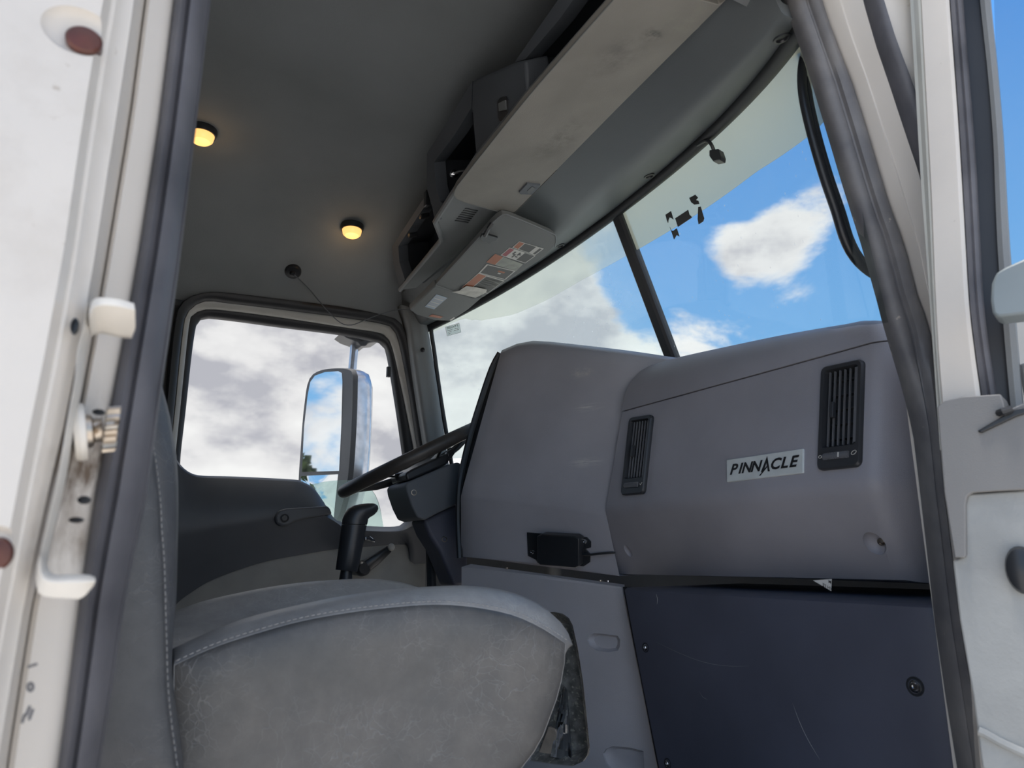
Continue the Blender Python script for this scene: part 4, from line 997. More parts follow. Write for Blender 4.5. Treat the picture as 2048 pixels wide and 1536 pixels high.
scratch([(930, 690), (955, 760), (985, 830), (1020, 895), (1062, 965)]); scratch([(270, 395), (330, 425), (420, 465), (520, 498), (620, 512), (720, 512)], .0003); scratch([(480, 635), (495, 660), (520, 675)], .0003); scratch([(272, 165), (277, 190), (275, 215)], .0008)
# paper tag hanging out above it
tg = Plane((.97, 1.0, .6), (-1, -.1, .15)); tq = [Z4(*p) for p in [(1028, 98), (1118, 92), (1116, 150)]]
tagp = [tg.at(*p) for p in tq]
o = MB().prism(tagp, (.0008, 0, 0)).build('paper_tag', M['sticker'], smooth=0); tag(o, 'white corner of a paper tag poking out above dark panel', 'paper tag')
tux = (tg.at(1650, 1168)-tg.at(1664, 1175)).normalized(); tuy = (tg.at(1655, 1180)-tg.at(1655, 1165)).normalized()
t1 = text_mesh('print', 'RH LE', M['ink'], tg.at(1655, 1173.5, .0006), tux, tuy, .0068, o, bold=.01, depth=.0004)
t1 = text_mesh('print', 'M', M['ink'], tg.at(1660, 1163.5, .0006), tux, tuy, .0068, o, bold=.01, depth=.0004)

# ------------------------------------------------------------------ steering wheel and column
rear_ = PY(694, 980, 2.02); frt = PY(943, 861, 2.02)
axn = (rear_-CAM).cross(frt-CAM).normalized()
if axn.z < 0: axn = -axn
axn = (axn+Vector((0, .012, 0))).normalized()
ax1 = (frt-rear_); ax1 = (ax1-axn*ax1.dot(axn)).normalized(); ax2 = axn.cross(ax1)
RW = .225
WC = rear_+ax1*RW
sw_ = thing('steering_wheel', 'large black steering wheel seen edge-on past the dash', 'steering wheel', WC)
rp_ = [WC+ax1*(RW*math.cos(a))+ax2*(RW*math.sin(a)) for a in np.linspace(0, 2*math.pi, 64, endpoint=False)]
MB().tube(rp_, .0188, 14, closed=True, side=axn).build('rim', mat('worn_black_rim', (.055, .05, .047), .42, var=.25, vs=12, grain=.3, gs=250), sw_)
for a in (math.pi*.5, -math.pi*.5, 0.0, math.pi):
    p = WC+ax1*(RW*.98*math.cos(a))+ax2*(RW*.98*math.sin(a)); h = WC-axn*.045
    MB().tube([p, p.lerp(h, .35)-axn*.012, p.lerp(h, .75)-axn*.008, h], [.011, .010, .013, .02], 10, squash=.6).build('spoke', M['black'], sw_)
MB().lathe(WC-axn*.05, axn, [(.055, -.02), (.07, 0), (.072, .015), (.06, .028), (.001, .032)], 24).build('hub', M['black'], sw_)
sc_ = thing('steering_column', 'dark steering column shroud with stalks under the wheel', 'steering column', (.95, 1.88, .3))
YSC = 1.84
sh = [Z5(*p) for p in [(1225, 590), (1240, 560), (1280, 545), (1620, 400), (1700, 380), (1780, 420), (1780, 700), (1690, 760), (1500, 850), (1400, 905), (1330, 880), (1280, 780), (1235, 650)]]
o = MB().prism([PY(*p, YSC) for p in sh], (0, .15, 0)).build('shroud', M['consdark'], sc_, bevel=.012, label='dark grey shroud')
up_ = [Z5(*p) for p in [(1225, 480), (1290, 440), (1600, 300), (1620, 330), (1600, 400), (1300, 530), (1240, 550)]]
MB().prism([PY(*p, YSC+.01) for p in up_], (0, .12, 0)).build('collar', M['black'], sc_, bevel=.008)
lo_ = [Z5(*p) for p in [(1385, 900), (1500, 850), (1690, 760), (1790, 800), (1790, 1500), (1660, 1500), (1640, 1440), (1530, 1180), (1440, 1040)]]
MB().prism([PY(*p, YSC+.03) for p in lo_], (0, .10, 0)).build('lower_cover', M['dash_dark'], sc_, bevel=.01)
MB().tube([PY(*Z5(1215, 500), 1.90), PY(*Z5(1140, 515), 1.92)], .010, 8, squash=.7).build('stalk', M['black'], sc_)
MB().tube([PY(*Z5(1240, 640), 1.90), PY(*Z5(1190, 640), 1.92), PY(*Z5(1138, 625), 1.95)], [.009, .011, .010], 8, squash=.6).build('stalk', M['steel'], sc_, label='metal trailer brake stalk')
MB().tube([PY(*Z5(1070, 510), 1.95), PY(*Z5(1160, 512), 1.93)], .003, 6).build('stalk_tip', M['black'], sc_)
MB().tube(catmull([PY(*Z5(1590, 390), 1.85), PY(*Z5(1640, 300), 1.84), PY(*Z5(1700, 230), 1.84)], 8), .004, 6).build('switch_lever', M['black'], sc_)
MB().prism([PY(*Z5(*p), 1.845) for p in [(1600, 290), (1660, 250), (1680, 290), (1640, 350), (1610, 350)]], (0, .02, 0)).build('switch', M['black'], sc_, bevel=.003)
for x, y in [(1300, 655), (1575, 1078)]: MB().lathe(PY(*Z5(x, y), YSC if y < 800 else YSC+.03), (0, -1, 0), [(.008, -.004), (.008, .0008), (.006, .001), (.005, -.003)], 14).build('screw', M['steel'], sc_)
MB().tube(catmull([PY(*Z5(1400, 1040), 1.98), PY(*Z5(1440, 1100), 1.99), PY(*Z5(1450, 1200), 2.0), PY(*Z5(1460, 1500), 2.0)], 14), .014, 10).build('column_shaft', M['black'], sc_)

# ------------------------------------------------------------------ gear lever
gl_ = thing('gear_lever', 'black pistol-grip gear lever standing behind the passenger seat cushion', 'gear lever', PY(690, 1250, 1.45))
def gsec(lx, ly, rx, ry, depth, k=14):
    a, b = PY(*Z5(lx, ly), 1.45), PY(*Z5(rx, ry), 1.45); c = (a+b)/2; u = (b-a)/2
    return [c+u*math.cos(2*math.pi*i/k)+Vector((0, 1, 0))*(depth*math.sin(2*math.pi*i/k)) for i in range(k)]
MB().loft([gsec(592, 1352, 788, 1372, .018), gsec(600, 1300, 800, 1320, .021), gsec(625, 1120, 838, 1135, .022), gsec(645, 960, 868, 968, .022), gsec(648, 946, 872, 953, .022)]).build('grip', M['black'], gl_, smooth=60)
MB().loft([gsec(650, 940, 874, 948, .022), gsec(652, 900, 880, 930, .022), gsec(675, 845, 885, 895, .022), gsec(705, 800, 905, 878, .023), gsec(750, 772, 940, 858, .022), gsec(810, 760, 962, 835, .020), gsec(880, 752, 974, 808, .016), gsec(925, 752, 972, 785, .010), gsec(950, 760, 966, 772, .004)]).build('head', M['black'], gl_, smooth=70, label='angled head of the gear knob')
MB().loft([gsec(640, 1355, 742, 1362, .011), gsec(622, 1450, 742, 1460, .012), [Vector((p.x, p.y, .0)) for p in gsec(560, 1900, 660, 1900, .012)]]).build('shaft', M['black'], gl_, smooth=60)

# ------------------------------------------------------------------ overhead console
oc = thing('overhead_console', 'dark overhead storage console with open pockets above windscreen', 'overhead console', (.68, 1.4, 1.42))
zl, xl = 1.42, .572
PB = plane3((xl, 1, zl), (xl, 2, zl), (xl+.5, 1, zl+.10))
Z7 = lambda x, y: (760+x/3.2, y/3.2)
Z8 = lambda x, y: (760+x/4.517, 340+y/4.517)
lip = [(1226, 0), (1140, 97), (1054, 194), (1004, 255), (954, 316), (910, 381), (870, 443)]
LIP = [PB.at(*p) for p in lip]
LIP0 = Vector((LIP[0].x-.004, .66, PB.at(1226, 0).z)); 
LIPB = [PB.at(884, 480), PB.at(843, 530), PB.at(800, 580)]
lipall = [LIP0]+LIP+LIPB
fr_edge = [Vector((xe, p.y, zl+.2*(xe-xl))) for p, xe in ((p, .755 if p.y < 1.5 else .80) for p in lipall)]
fr_edge[-1].y -= .02
rows = [lipall, [p+(q_-p)*.12+Vector((0, 0, .000)) for p, q_ in zip(lipall, fr_edge)], fr_edge]
MB().slab(rows, (0, 0, .015)).build('bottom_panel', M['console'], oc, smooth=30, label='grey underside panel')
# rounded lip bead
MB().tube(resample(lipall, 60), .007, 8).build('lip_bead', M['console'], oc)
# rear plane A (passenger half), plane B (driver half)
RA = plane3(LIP[0]+Vector((0, 0, .004)), LIP[-1]+Vector((0, 0, .004)), LIP[0]+Vector((-.05, 0, .224))); RBp = plane3(LIPB[0]+Vector((0, 0, .004)), LIPB[2]+Vector((0, 0, .004)), LIPB[1]+Vector((-.085, 0, .22)))
NA = RA.n
def ringstrip(A, B, pl, oa, ob, name, matl, thick=.03, lab=None):
    rows = [[pl.at(*p, oa) for p in A], [pl.at(*p, ob) for p in B]]
    return MB().slab(rows, (thick, 0, thick*.4)).build(name, matl, oc, smooth=30, label=lab)
# top rim over the right pocket
ringstrip([(1300, -262), (1116, 0), (1087, 41), (1029, 125)], [(1330, -262), (1146, 0), (1117, 41), (1051, 118)], RA, .004, .0, 'rim', M['consdark'], lab='rim of the right pocket')
# centre boss with switch
bs = [Z7(*p) for p in [(590, 520), (860, 400), (930, 385), (935, 440), (945, 640), (800, 800), (640, 1010), (622, 1015), (610, 970), (595, 800), (585, 690)]]
bo = MB().prism([RA.at(*p, .012) for p in bs], (.05, 0, .03)).build('boss', M['consdark'], oc, bevel=.006, label='smooth centre boss')
sq = [Z7(*p) for p in [(748, 650), (768, 622), (808, 614), (818, 640), (818, 740), (806, 768), (765, 778), (752, 755)]]
sw1 = MB().prism([RA.at(*p, .014) for p in sq], (.01, 0, .003)).build('switch', M['black'], oc, bevel=.001, label='black rocker switch')
sq2 = [Z7(*p) for p in [(756, 662), (800, 640), (806, 700), (760, 712)]]
MB().prism([RA.at(*p, .0165) for p in sq2], (.004, 0, .001)).build('rocker', M['apillar'], sw1)
# rim of the middle pocket
ringstrip([Z7(*p) for p in [(590, 520), (480, 700), (300, 985), (298, 1200), (335, 1330), (350, 1410)]], [Z7(*p) for p in [(585, 690), (480, 860), (345, 1040), (360, 1200), (385, 1290), (420, 1310)]], RA, .008, .004, 'rim', M['consdark'], lab='rim of the middle pocket')
# second inner step of that rim
ringstrip([Z7(*p) for p in [(585, 690), (345, 1040), (360, 1200)]], [Z7(*p) for p in [(585, 745), (378, 1045), (385, 1230)]], RA, .0, -.02, 'inner_rim', M['console'], thick=.01)
# rim of the driver-side pocket
ringstrip([Z8(*p) for p in [(430, 200), (110, 690), (115, 830), (180, 1075)]], [Z8(*p) for p in [(455, 250), (165, 690), (175, 830), (225, 990)]], RBp, .004, .0, 'rim', M['consdark'], lab='rim of the left pocket')
# dark boxes behind the openings
def cavity(pts, pl, depth, name):
    f_ = [pl.at(*p, -.004)+Vector((0, 0, .006)) for p in pts]; b_ = [p+Vector((depth, 0, depth*.2+.012)) for p in f_]
    mb = MB(); mb.grid([f_, b_], cu=True); mb.add(b_, [tuple(range(len(b_)))]); mb.build(name, M['pocket'], oc, smooth=30)
cavity([(1340, -262), (1146, 0), (1051, 116), (1049, 134), (1054, 194), (1226, 0), (1410, -210)], RA, .12, 'pocket')
cavity([Z7(*p) for p in [(585, 690), (610, 960), (600, 1030), (350, 1400), (335, 1040)]], RA, .12, 'pocket')
cavity([Z8(*p) for p in [(455, 250), (165, 690), (175, 830), (200, 1060), (550, 640), (490, 470)]], RBp, .10, 'pocket')
# jog between the two halves
MB().slab([[LIP[-1], LIPB[0]], [LIP[-1]+Vector((.06, .02, .17)), LIPB[0]+Vector((.03, .02, .17))]], (.01, 0, 0)).build('step_face', M['tan'] if 0 else M['console'], oc)
# chrome socket nut in the middle pocket
kn = RA.at(*Z7(475, 1112), -.02); kx = (RA.at(*Z7(510, 1095), -.02)-kn).normalized()
mb = MB().lathe(kn, -kx, [(.006, -.012), (.0065, -.004), (.0095, -.004), (.0095, .003), (.008, .004), (.008, .009), (.004, .012)], 12); mb.build('antenna_nut', M['chrome'], oc, label='bright antenna nut')
MB().tube([kn+kx*.012, kn+kx*.03, kn+kx*.05+Vector((.03, 0, .01))], .004, 8).build('antenna_lead', M['black'], oc)
# clips in the driver-side pocket
for x, y in [(375, 420), (270, 590)]:
    c = RBp.at(*Z8(x, y), .002); MB().lathe(c, RBp.n, [(.013, -.02), (.013, 0), (.010, .004), (.001, .005)], 14, sx=.5).build('clip', M['black'], oc)
c = RBp.at(*Z8(425, 260), .012); MB().box(c, .012, .02, .045).build('latch', M['black'], oc, bevel=.003)
# speaker slots on the underside
for i in range(7):
    a = Z8(770-15*i, 348+18*i); b = Z8(880-14*i, 370+17.5*i)
    A, B = PB.at(*a, .0006), PB.at(*b, .0006); d = (B-A).normalized(); w = d.cross(PB.n)
    MB().box((A+B)/2, (B-A).length, .0042, .0016, (d, w, PB.n)).build('slot', M['ink'], oc, smooth=0)

# header trim between console and windscreen seal
Ys = np.linspace(.58, 2.27, 40)
def trimrow(t, dz):
    r = []
    for Y in Ys:
        xa = .70+.11*max(0, min(1, (Y-1.35)/.2)); a = Vector((xa, Y, zl+.2*(xa-xl)+.004)); b = Vector((xhead(Y)-.026, Y, zhead(Y)+.004)); r.append(a.lerp(b, t)+Vector((0, 0, dz)))
    return r
o = MB().slab([trimrow(0, .03), trimrow(.25, .016), trimrow(.5, -.010), trimrow(.6, -.022), trimrow(.66, -.026), trimrow(.72, -.025), trimrow(1, -.004)], (0, 0, .02)).build('trim_9', mat('header_slate_plastic', (.125, .14, .148), .5, var=.06, vs=4, grain=.25, gs=700), smooth=60)
tag(o, 'grey header trim running above the windscreen', 'header trim', kind='structure')
Zs = lambda x, y: (1160+x/2.56, y/2.56)
for x, y in [(1564, 78), (1299, 353), (1121, 492)]:
    p = solve(x, y, lambda p: p.z-(zhead(p.y)-.013)); MB().lathe(p, (.25, 0, -1), [(.013, -.002), (.013, .0005), (.009, .001), (.0075, -.003), (.001, -.003)], 20).build('screw_well', M['black'], o)
# fill over the header
MB().slab([[Vector((.80, Y, 1.52)) for Y in Ys], [Vector((xhead(Y)+.02, Y, zhead(Y)+.03)) for Y in Ys], [Vector((xhead(Y)+.05, Y, 1.73)) for Y in Ys]], (0, 0, .01)).build('header_box', M['white'], o)

# ------------------------------------------------------------------ sun visors
vz = thing('sun_visor', 'stained taupe passenger sun visor folded up flat', 'sun visor', (.66, 1.0, 1.43))
VP = Plane(PB.p+PB.n*.012, PB.n)
vo = [(1226, 0), (1140, 97), (1054, 196), (960, 313), (925, 358), (914, 372), (907, 388), (913, 398), (930, 405), (985, 420), (1010, 425), (1026, 426), (1034, 421), (1160, 293), (1240, 212), (1453, 0)]
VO = [VP.at(*p) for p in vo]; zt_ = VO[0].z
VO = [Vector((VO[0].x-.002, .665, VO[0].z))]+VO+[Vector((VO[-1].x-.002, .665, VO[-1].z))]
vmat = mat('stained_visor_vinyl', (.275, .262, .235), .7, var=.10, vs=7, grain=.3, gs=500, patch=[(tuple(VP.at(1305, 70)), (.03, .025, .03), (.10, .095, .09), (70, 70, 70), 1.2),
    (tuple(VP.at(1120, 280)), (.06, .14, .05), (.15, .145, .13), (28, 28, 28), .8), (tuple(VP.at(1240, 110)), (.07, .10, .05), (.16, .15, .14), (22, 22, 22), .8), (tuple(VP.at(1370, 40)), (.06, .05, .05), (.33, .33, .27), (20, 20, 20), .9)])
MB().prism(VO, PB.n*-.011).build('board', vmat, vz, bevel=.0035, label='taupe vinyl visor board')
MB().tube(catmull([p+PB.n*.0002 for p in VO[1:]], 70)[:46], .0012, 6).build('piping', M['visor2'], vz)
cq = [Z8(*p) for p in [(1255, 205), (1330, 125), (1450, 140), (1440, 160), (1375, 225), (1270, 222)]]
cl = MB().prism([VP.at(*p, .004) for p in cq], -VP.n*.006).build('clip', M['consdark'], vz, bevel=.0015, label='dark visor clip')
MB().prism([VP.at(*Z8(*p), .0048) for p in [(1330, 190), (1375, 150), (1400, 165), (1365, 212), (1335, 208)]], -VP.n*.002).build('clip_slot', M['ink'], cl)

v2 = thing('sun_visor', 'dark driver sun visor covered with warning stickers', 'sun visor', (.84, 1.8, 1.42))
DV = plane3((.74, 1.4, 1.434), (.93, 1.4, 1.468), (.92, 2.2, 1.372))
vo2 = [Z8(*p) for p in [(1000, 490), (1060, 430), (1110, 402), (1180, 415), (1540, 565), (1585, 600), (1592, 640), (1575, 690), (1480, 790), (1130, 1020), (930, 1152), (830, 1160), (690, 1112), (500, 1045), (900, 605)]]
MB().prism([DV.at(*p, .006) for p in vo2], -DV.n*.014).build('board', M['visor2'], v2, bevel=.003, label='dark grey visor board')
pk2 = [Z8(*p) for p in [(500, 1045), (690, 1110), (840, 1160), (930, 1148), (800, 1260), (640, 1365), (500, 1360), (330, 1310), (272, 1268), (350, 1190)]]
MB().prism([DV.at(*p, .010) for p in pk2], -DV.n*.020).build('end_pocket', M['visor2'], v2, bevel=.004, label='dark grey visor end pocket')
MB().tube(catmull([DV.at(*Z8(*p), .006) for p in [(500, 1040), (700, 820), (900, 600), (1010, 480), (1110, 400), (1180, 413), (1540, 563), (1590, 610), (1580, 690)]], 50), .0016, 6).build('piping', M['console'], v2)
ck = [Z8(*p) for p in [(905, 615), (920, 590), (965, 585), (1065, 615), (1050, 640), (985, 665), (935, 650)]]
MB().prism([DV.at(*p, .012) for p in ck], -DV.n*.006).build('clip', M['black'], v2, bevel=.001, label='black visor clip')
MB().tube([DV.at(*Z8(950, 590), .01), DV.at(*Z8(985, 520), .012), DV.at(*Z8(1010, 480), .004)], .006, 8).build('pivot', M['black'], v2)
SURF = .0066
def quadpts(pts): return [Z8(*p) for p in pts]
def sticker(pts, blocks, lab):
    """white bordered sticker; blocks: (u0, v0, u1, v1, material) in its own frame; rows of fine print as bars"""
    q = [DV.at(*p, SURF) for p in quadpts(pts)]
    s_ = MB().prism(q, DV.n*.0003).build('sticker', M['sticker'], v2, smooth=0, label=lab)
    for u0, v0, u1, v1, m_ in blocks:
        r = [bilin(q, a, b)+DV.n*.0005 for a, b in ((u0, v0), (u1, v0), (u1, v1), (u0, v1))]
        MB().prism(r, DV.n*.0001).build('print', M[m_], s_, smooth=0)
def lines_(u0, v0, u1, v1, n, m_='stkblack', vert=False):
    if vert: return [(u0+(u1-u0)*(i+.2)/n, v0, u0+(u1-u0)*(i+.75)/n, v1, m_) for i in range(n)]
    return [(u0, v0+(v1-v0)*(i+.2)/n, u1, v0+(v1-v0)*(i+.75)/n, m_) for i in range(n)]
sticker([(1255, 643), (1480, 710), (1400, 770), (1195, 700)], [(.03, .06, .22, .92, 'stkorange'), (.25, .06, .70, .92, 'stkblack'), (.86, .1, .96, .9, 'stkblack')], 'small orange and black warning sticker')
sticker([(1170, 700), (1405, 775), (1312, 842), (1088, 770)], [(.03, .05, .19, .93, 'stkred'), (.60, .05, .97, .93, 'stkblack')]
        + [(.27, .2, .33, .5, 'stkblack'), (.30, .45, .42, .55, 'stkblack'), (.36, .55, .41, .85, 'stkblack'), (.44, .15, .50, .5, 'stkblack'), (.47, .3, .56, .42, 'stkblack'), (.44, .6, .54, .72, 'stkblack')], 'red and white pictogram warning sticker')
sticker([(1040, 757), (1290, 850), (1230, 912), (960, 832)], [(.0, .0, .28, 1, 'stkorange'), (.30, .0, 1, 1, 'stkgreen')], 'faded orange and grey sticker')
sticker([(965, 850), (1225, 912), (1130, 992), (890, 930)], [(.05, .07, .96, .93, 'stkblack'), (.50, .3, .74, .45, 'stkorange'), (.56, .5, .66, .62, 'sticker')], 'black sticker with small orange print')
sticker([(890, 930), (1125, 1000), (970, 1115), (735, 1062)], [(.02, .03, .30, .97, 'stkorange'), (.33, .05, .98, .95, 'stkblack')]+lines_(.36, .08, .95, .92, 7, 'stkgreen'), 'orange topped sticker with rows of print')
bq = [DV.at(*Z8(*p), .0108) for p in [(510, 1122), (610, 1155), (490, 1258), (405, 1235)]]
s_ = MB().prism(bq, DV.n*.0003).build('sticker', M['stkblue'], v2, smooth=0, label='pale blue printed label')
for i in range(6):
    t = .1+i*.14; r = [bilin(bq, a, b)+DV.n*.0005 for a, b in ((.08, t), (.92, t), (.92, t+.06), (.08, t+.06))]; MB().prism(r, DV.n*.0001).build('print', M['sticker'] if i % 2 else M['dash_mid'], s_, smooth=0)
bq = [DV.at(*Z8(*p), .0108) for p in [(470, 1305), (570, 1325), (545, 1340), (440, 1322)]]; MB().prism(bq, DV.n*.0003).build('sticker', M['stkorange'], v2, smooth=0, label='tiny orange label')
bq = [DV.at(*Z8(*p), .0108) for p in [(668, 1328), (678, 1336), (640, 1362), (628, 1354)]]; MB().prism(bq, DV.n*.0003).build('sticker', M['sticker'], v2, smooth=0, label='tiny white label')
pp = [[DV.at(*Z8(*p), .010) for p in [(780, 1050), (870, 1062), (965, 1082)]], [DV.at(*Z8(*p), .014) for p in [(735, 1078), (850, 1092), (962, 1098)]], [DV.at(*Z8(*p), .009) for p in [(720, 1092), (840, 1105), (940, 1118)]], [DV.at(*Z8(*p), .012) for p in [(652, 1104), (760, 1130), (862, 1156)]]]
o = MB().slab(pp, -DV.n*.0008).build('paper_slip', M['paper'], smooth=20); tag(o, 'creased white paper slip tucked into the driver sun visor', 'paper')

# ------------------------------------------------------------------ ceiling fittings
def dome(x, y, r, lab):
    p = on_ceil(x, y, .012); t_ = thing('dome_light', lab, 'dome light', p, 'lit dome lights on the headliner'); n_c = Vector((0, -.28*max(0, (p.y-YC))**3, -1)).normalized()
    MB().lathe(p-n_c*.014, n_c, [(r*1.18, 0), (r*1.18, .010), (r*1.10, .018), (r*1.0, .018), (r*.98, .012)], 28).build('bezel', M['black'], t_, label='black bezel')
    MB().lathe(p-n_c*.004, n_c, [(r*.98, .0), (r*.98, .010), (r*.9, .020), (r*.7, .026), (r*.01, .028)], 28).build('lens', M['bulb'], t_, label='glowing amber lens')
    ld = bpy.data.lights.new('dome_glow', 'POINT'); ld.energy = .06; ld.color = (1, .62, .28); ld.shadow_soft_size = .03
    lo = bpy.data.objects.new('dome_glow', ld); COL.objects.link(lo); lo.location = p+n_c*.05; setpar(lo, t_)
dome(704, 459, .030, 'round lit dome light on the open middle of the ceiling'); dome(404, 268, .030, 'round lit dome light half hidden by the rear pillar')
ap = on_ceil(587, 543, .004)
an = thing('antenna_mount', 'black round cable grommet with thin wire hanging from ceiling', 'cable grommet', ap)
MB().lathe(ap+Vector((0, .01, .012)), (-.1, -.55, -.8), [(.026, 0), (.026, .016), (.022, .022), (.010, .024), (.008, .034), (.001, .036)], 22).build('disc', M['black'], an)
wp = [ap+Vector((0, -.012, -.014)), on_ceil(618, 578, .03), PY(650, 616, 2.21), PY(680, 645, 2.20), PY(703, 650, 2.20), PY(730, 640, 2.20), PY(765, 627, 2.19), PY(800, 619, 2.17), PY(830, 622, 2.15)]
MB().tube(catmull(wp, 40), .0016, 6).build('wire', M['consdark'], an, label='thin grey wire')

# ------------------------------------------------------------------ grab handle on the passenger front pillar
gp = [(1650, 70), (1622, 88), (1609, 112), (1604, 150), (1608, 200), (1625, 273), (1648, 352), (1672, 422), (1689, 477), (1711, 517), (1746, 548), (1790, 566)]
gh_ = thing('grab_handle', 'bent black grab handle beside the windscreen and door seal', 'grab handle', PY(1660, 400, .625))
gpath = catmull([PY(x, y, .625) for x, y in gp], 44)
MB().tube(gpath, .0072, 12).build('tube', M['black'], gh_)
off_ = Vector((.012, -.004, 0)); MB().tube([p+off_*.8 for p in gpath], .0050, 10).build('rib', M['black'], gh_)

# ------------------------------------------------------------------ bits on the windscreen
cn = thing('wire_connector', 'black plug dangling from the windscreen header seal', 'connector', on_wind(1425, 300, .02))
MB().tube(catmull([on_wind(1395, 290, .025), on_wind(1412, 281, .025), on_wind(1422, 288, .022), on_wind(1428, 302, .02)], 14), .0038, 8).build('lead', M['black'], cn)
MB().prism([on_wind(*p, .026) for p in [(1418, 300), (1436, 297), (1441, 312), (1440, 320), (1426, 323), (1418, 312)]], (.016, 0, -.003)).build('plug', M['black'], cn, bevel=.002)
Z9 = lambda x, y: (1240+x/6.4, 260+y/6.4)
scr = {'topmost-left black tape scrap on the tinted windscreen band': [(580, 1085), (650, 1038), (682, 1145), (660, 1130), (632, 1118), (618, 1150), (612, 1190), (600, 1160)],
       'widest black tape scrap on the windscreen, a plain rectangle': [(705, 1130), (870, 1022), (885, 1080), (922, 1118), (740, 1240)],
       'black tape scrap highest on the windscreen with a torn nick': [(885, 870), (962, 828), (995, 865), (970, 895), (1000, 905), (1012, 945), (950, 955), (910, 925)],
       'tall narrow black tape scrap at the right of the others': [(1000, 985), (1030, 980), (1075, 1130), (1062, 1170), (1005, 1207), (993, 1140)],
       'lowest black tape scrap on the windscreen with a ragged hook': [(635, 1240), (655, 1285), (680, 1290), (725, 1258), (758, 1362), (722, 1345), (690, 1400), (660, 1310)]}
for lab, pts in scr.items():
    P_ = [on_wind(*Z9(*p), .003) for p in pts]
    o = MB().prism(P_, (.0012, 0, 0)).build('tape_scrap', M['ink'], smooth=0); tag(o, lab, 'tape scrap', 'tape scraps on the windscreen')
# service sticker
q = [on_wind(*Z8(*p), .003) for p in [(590, 1418), (715, 1383), (733, 1465), (608, 1500)]]
nW = (q[1]-q[0]).cross(q[3]-q[0]).normalized(); nW = nW if nW.dot(CAM-q[0]) > 0 else -nW
st = MB().prism(q, -nW*.0006).build('service_sticker', glass('clear_sticker', (.8, .84, .82), .18, (.85, .88, .85), refl=.02), smooth=0); tag(st, 'small pale service sticker in the windscreen corner', 'sticker')
ux = (q[1]-q[0]).normalized(); uy = (q[0]-q[3]).normalized(); Wq = (q[1]-q[0]).length; Hq = (q[0]-q[3]).length
text_mesh('lettering', "PEECHY'S", M['stkblack'], bilin(q, .5, .22)+nW*.0005, ux, uy, Hq*.34, st, bold=.012, depth=.0003)
for v, u0, u1 in [(.45, .1, .45), (.45, .6, .9), (.62, .1, .35), (.62, .55, .9), (.8, .1, .25)]:
    r = [bilin(q, a, b)+nW*.0005 for a, b in ((u0, v), (u1, v), (u1, v+.05), (u0, v+.05))]; MB().prism(r, nW*.0002).build('print', M['dash_mid'], st, smooth=0)
for a, b in (((0, 0), (1, 0)), ((1, 0), (1, 1)), ((1, 1), (0, 1)), ((0, 1), (0, 0))):
    MB().tube([bilin(q, *a)+nW*.0004, bilin(q, *b)+nW*.0004], .0005, 4).build('border', M['stkred'] if a == (0, 0) or b == (0, 0) else M['dash_mid'], st)

# ------------------------------------------------------------------ driver's outside mirror
mc = PY(655, 880, 2.62); nm = Vector((-.93, -.37, -.03)).normalized(); MP = Plane(mc, nm)
sm = thing('side_mirror', "tall driver's side mirror with split glass outside the window", 'mirror', MP.at(660, 1060))
Zm = lambda x, y: (340+x/2.259, 560+y/2.259)
om = [Zm(*p) for p in [(583, 905), (592, 770), (601, 640), (612, 540), (622, 475), (642, 432), (685, 408), (745, 400), (800, 403), (826, 420), (828, 480), (824, 620), (814, 800), (800, 930), (772, 1040), (750, 1085), (640, 1085), (583, 1060)]]
OM = [MP.at(*p) for p in om]; cmid = sum(OM, Vector())/len(OM)
OMs = catmull(OM, 60, closed=True)
back = lambda s, d: [cmid+(p-cmid)*s-nm*d for p in OMs]
MB().loft([back(1.0, -.002), back(1.01, .006), back(1.02, .018)]).build('bezel', M['mirbezel'], sm, smooth=50, label='dark mirror bezel')
MB().loft([back(1.02, .0182), back(1.03, .05), back(1.0, .08), back(.88, .105), back(.6, .12), back(.1, .125)]).build('shell', M['mirshell'], sm, smooth=60, label='bright chrome-like mirror shell')
g1 = [Zm(*p) for p in [(596, 868), (606, 660), (622, 520), (634, 460), (655, 432), (700, 416), (760, 412), (776, 420), (779, 460), (774, 660), (764, 862)]]
MB().prism([MP.at(*p, .0035) for p in catmull([Vector((a, b, 0)) for a, b in g1], 40, True) and g1], -nm*.002).build('mirror_glass', M['mirror'], sm, smooth=0, label='upper flat mirror glass')
g2 = [(594, 886), (762, 878), (752, 1000), (738, 1075), (600, 1075)]
tl, tr_, br_, bl_ = [MP.at(*Zm(*p)) for p in [(594, 886), (762, 878), (742, 1075), (596, 1075)]]
rows = [[bilin([tl, tr_, br_, bl_], u/8, v/8)+nm*(.0025+.006*(1-(u/4-1)**2)*(1-(v/4-1)**2)) for u in range(9)] for v in range(9)]
mb = MB(); mb.slab(rows, -nm*.004); mb.build('mirror_glass', M['mirror'], sm, smooth=60, label='lower convex mirror glass')
MB().tube([PY(709, 660, 2.66), PY(708, 700, 2.66), PY(704, 745, 2.66)], .016, 12).build('arm', M['mirshell'], sm, label='round grey mirror arm')
mb = MB().prism([PY(*Zm(*p), 2.60) for p in [(768, 240), (800, 262), (850, 280), (862, 298), (885, 298), (900, 283), (935, 280), (955, 268), (955, 240)]], (0, .09, 0)); mb.build('arm_bracket', M['black'], sm, bevel=.004, label='black bracket at the top of the arm')
MB().tube([PY(725, 676, 2.60), Vector((PY(725, 676, 2.60).x, 2.335, PY(725, 676, 2.60).z))], .012, 10).build('mount', M['black'], sm)
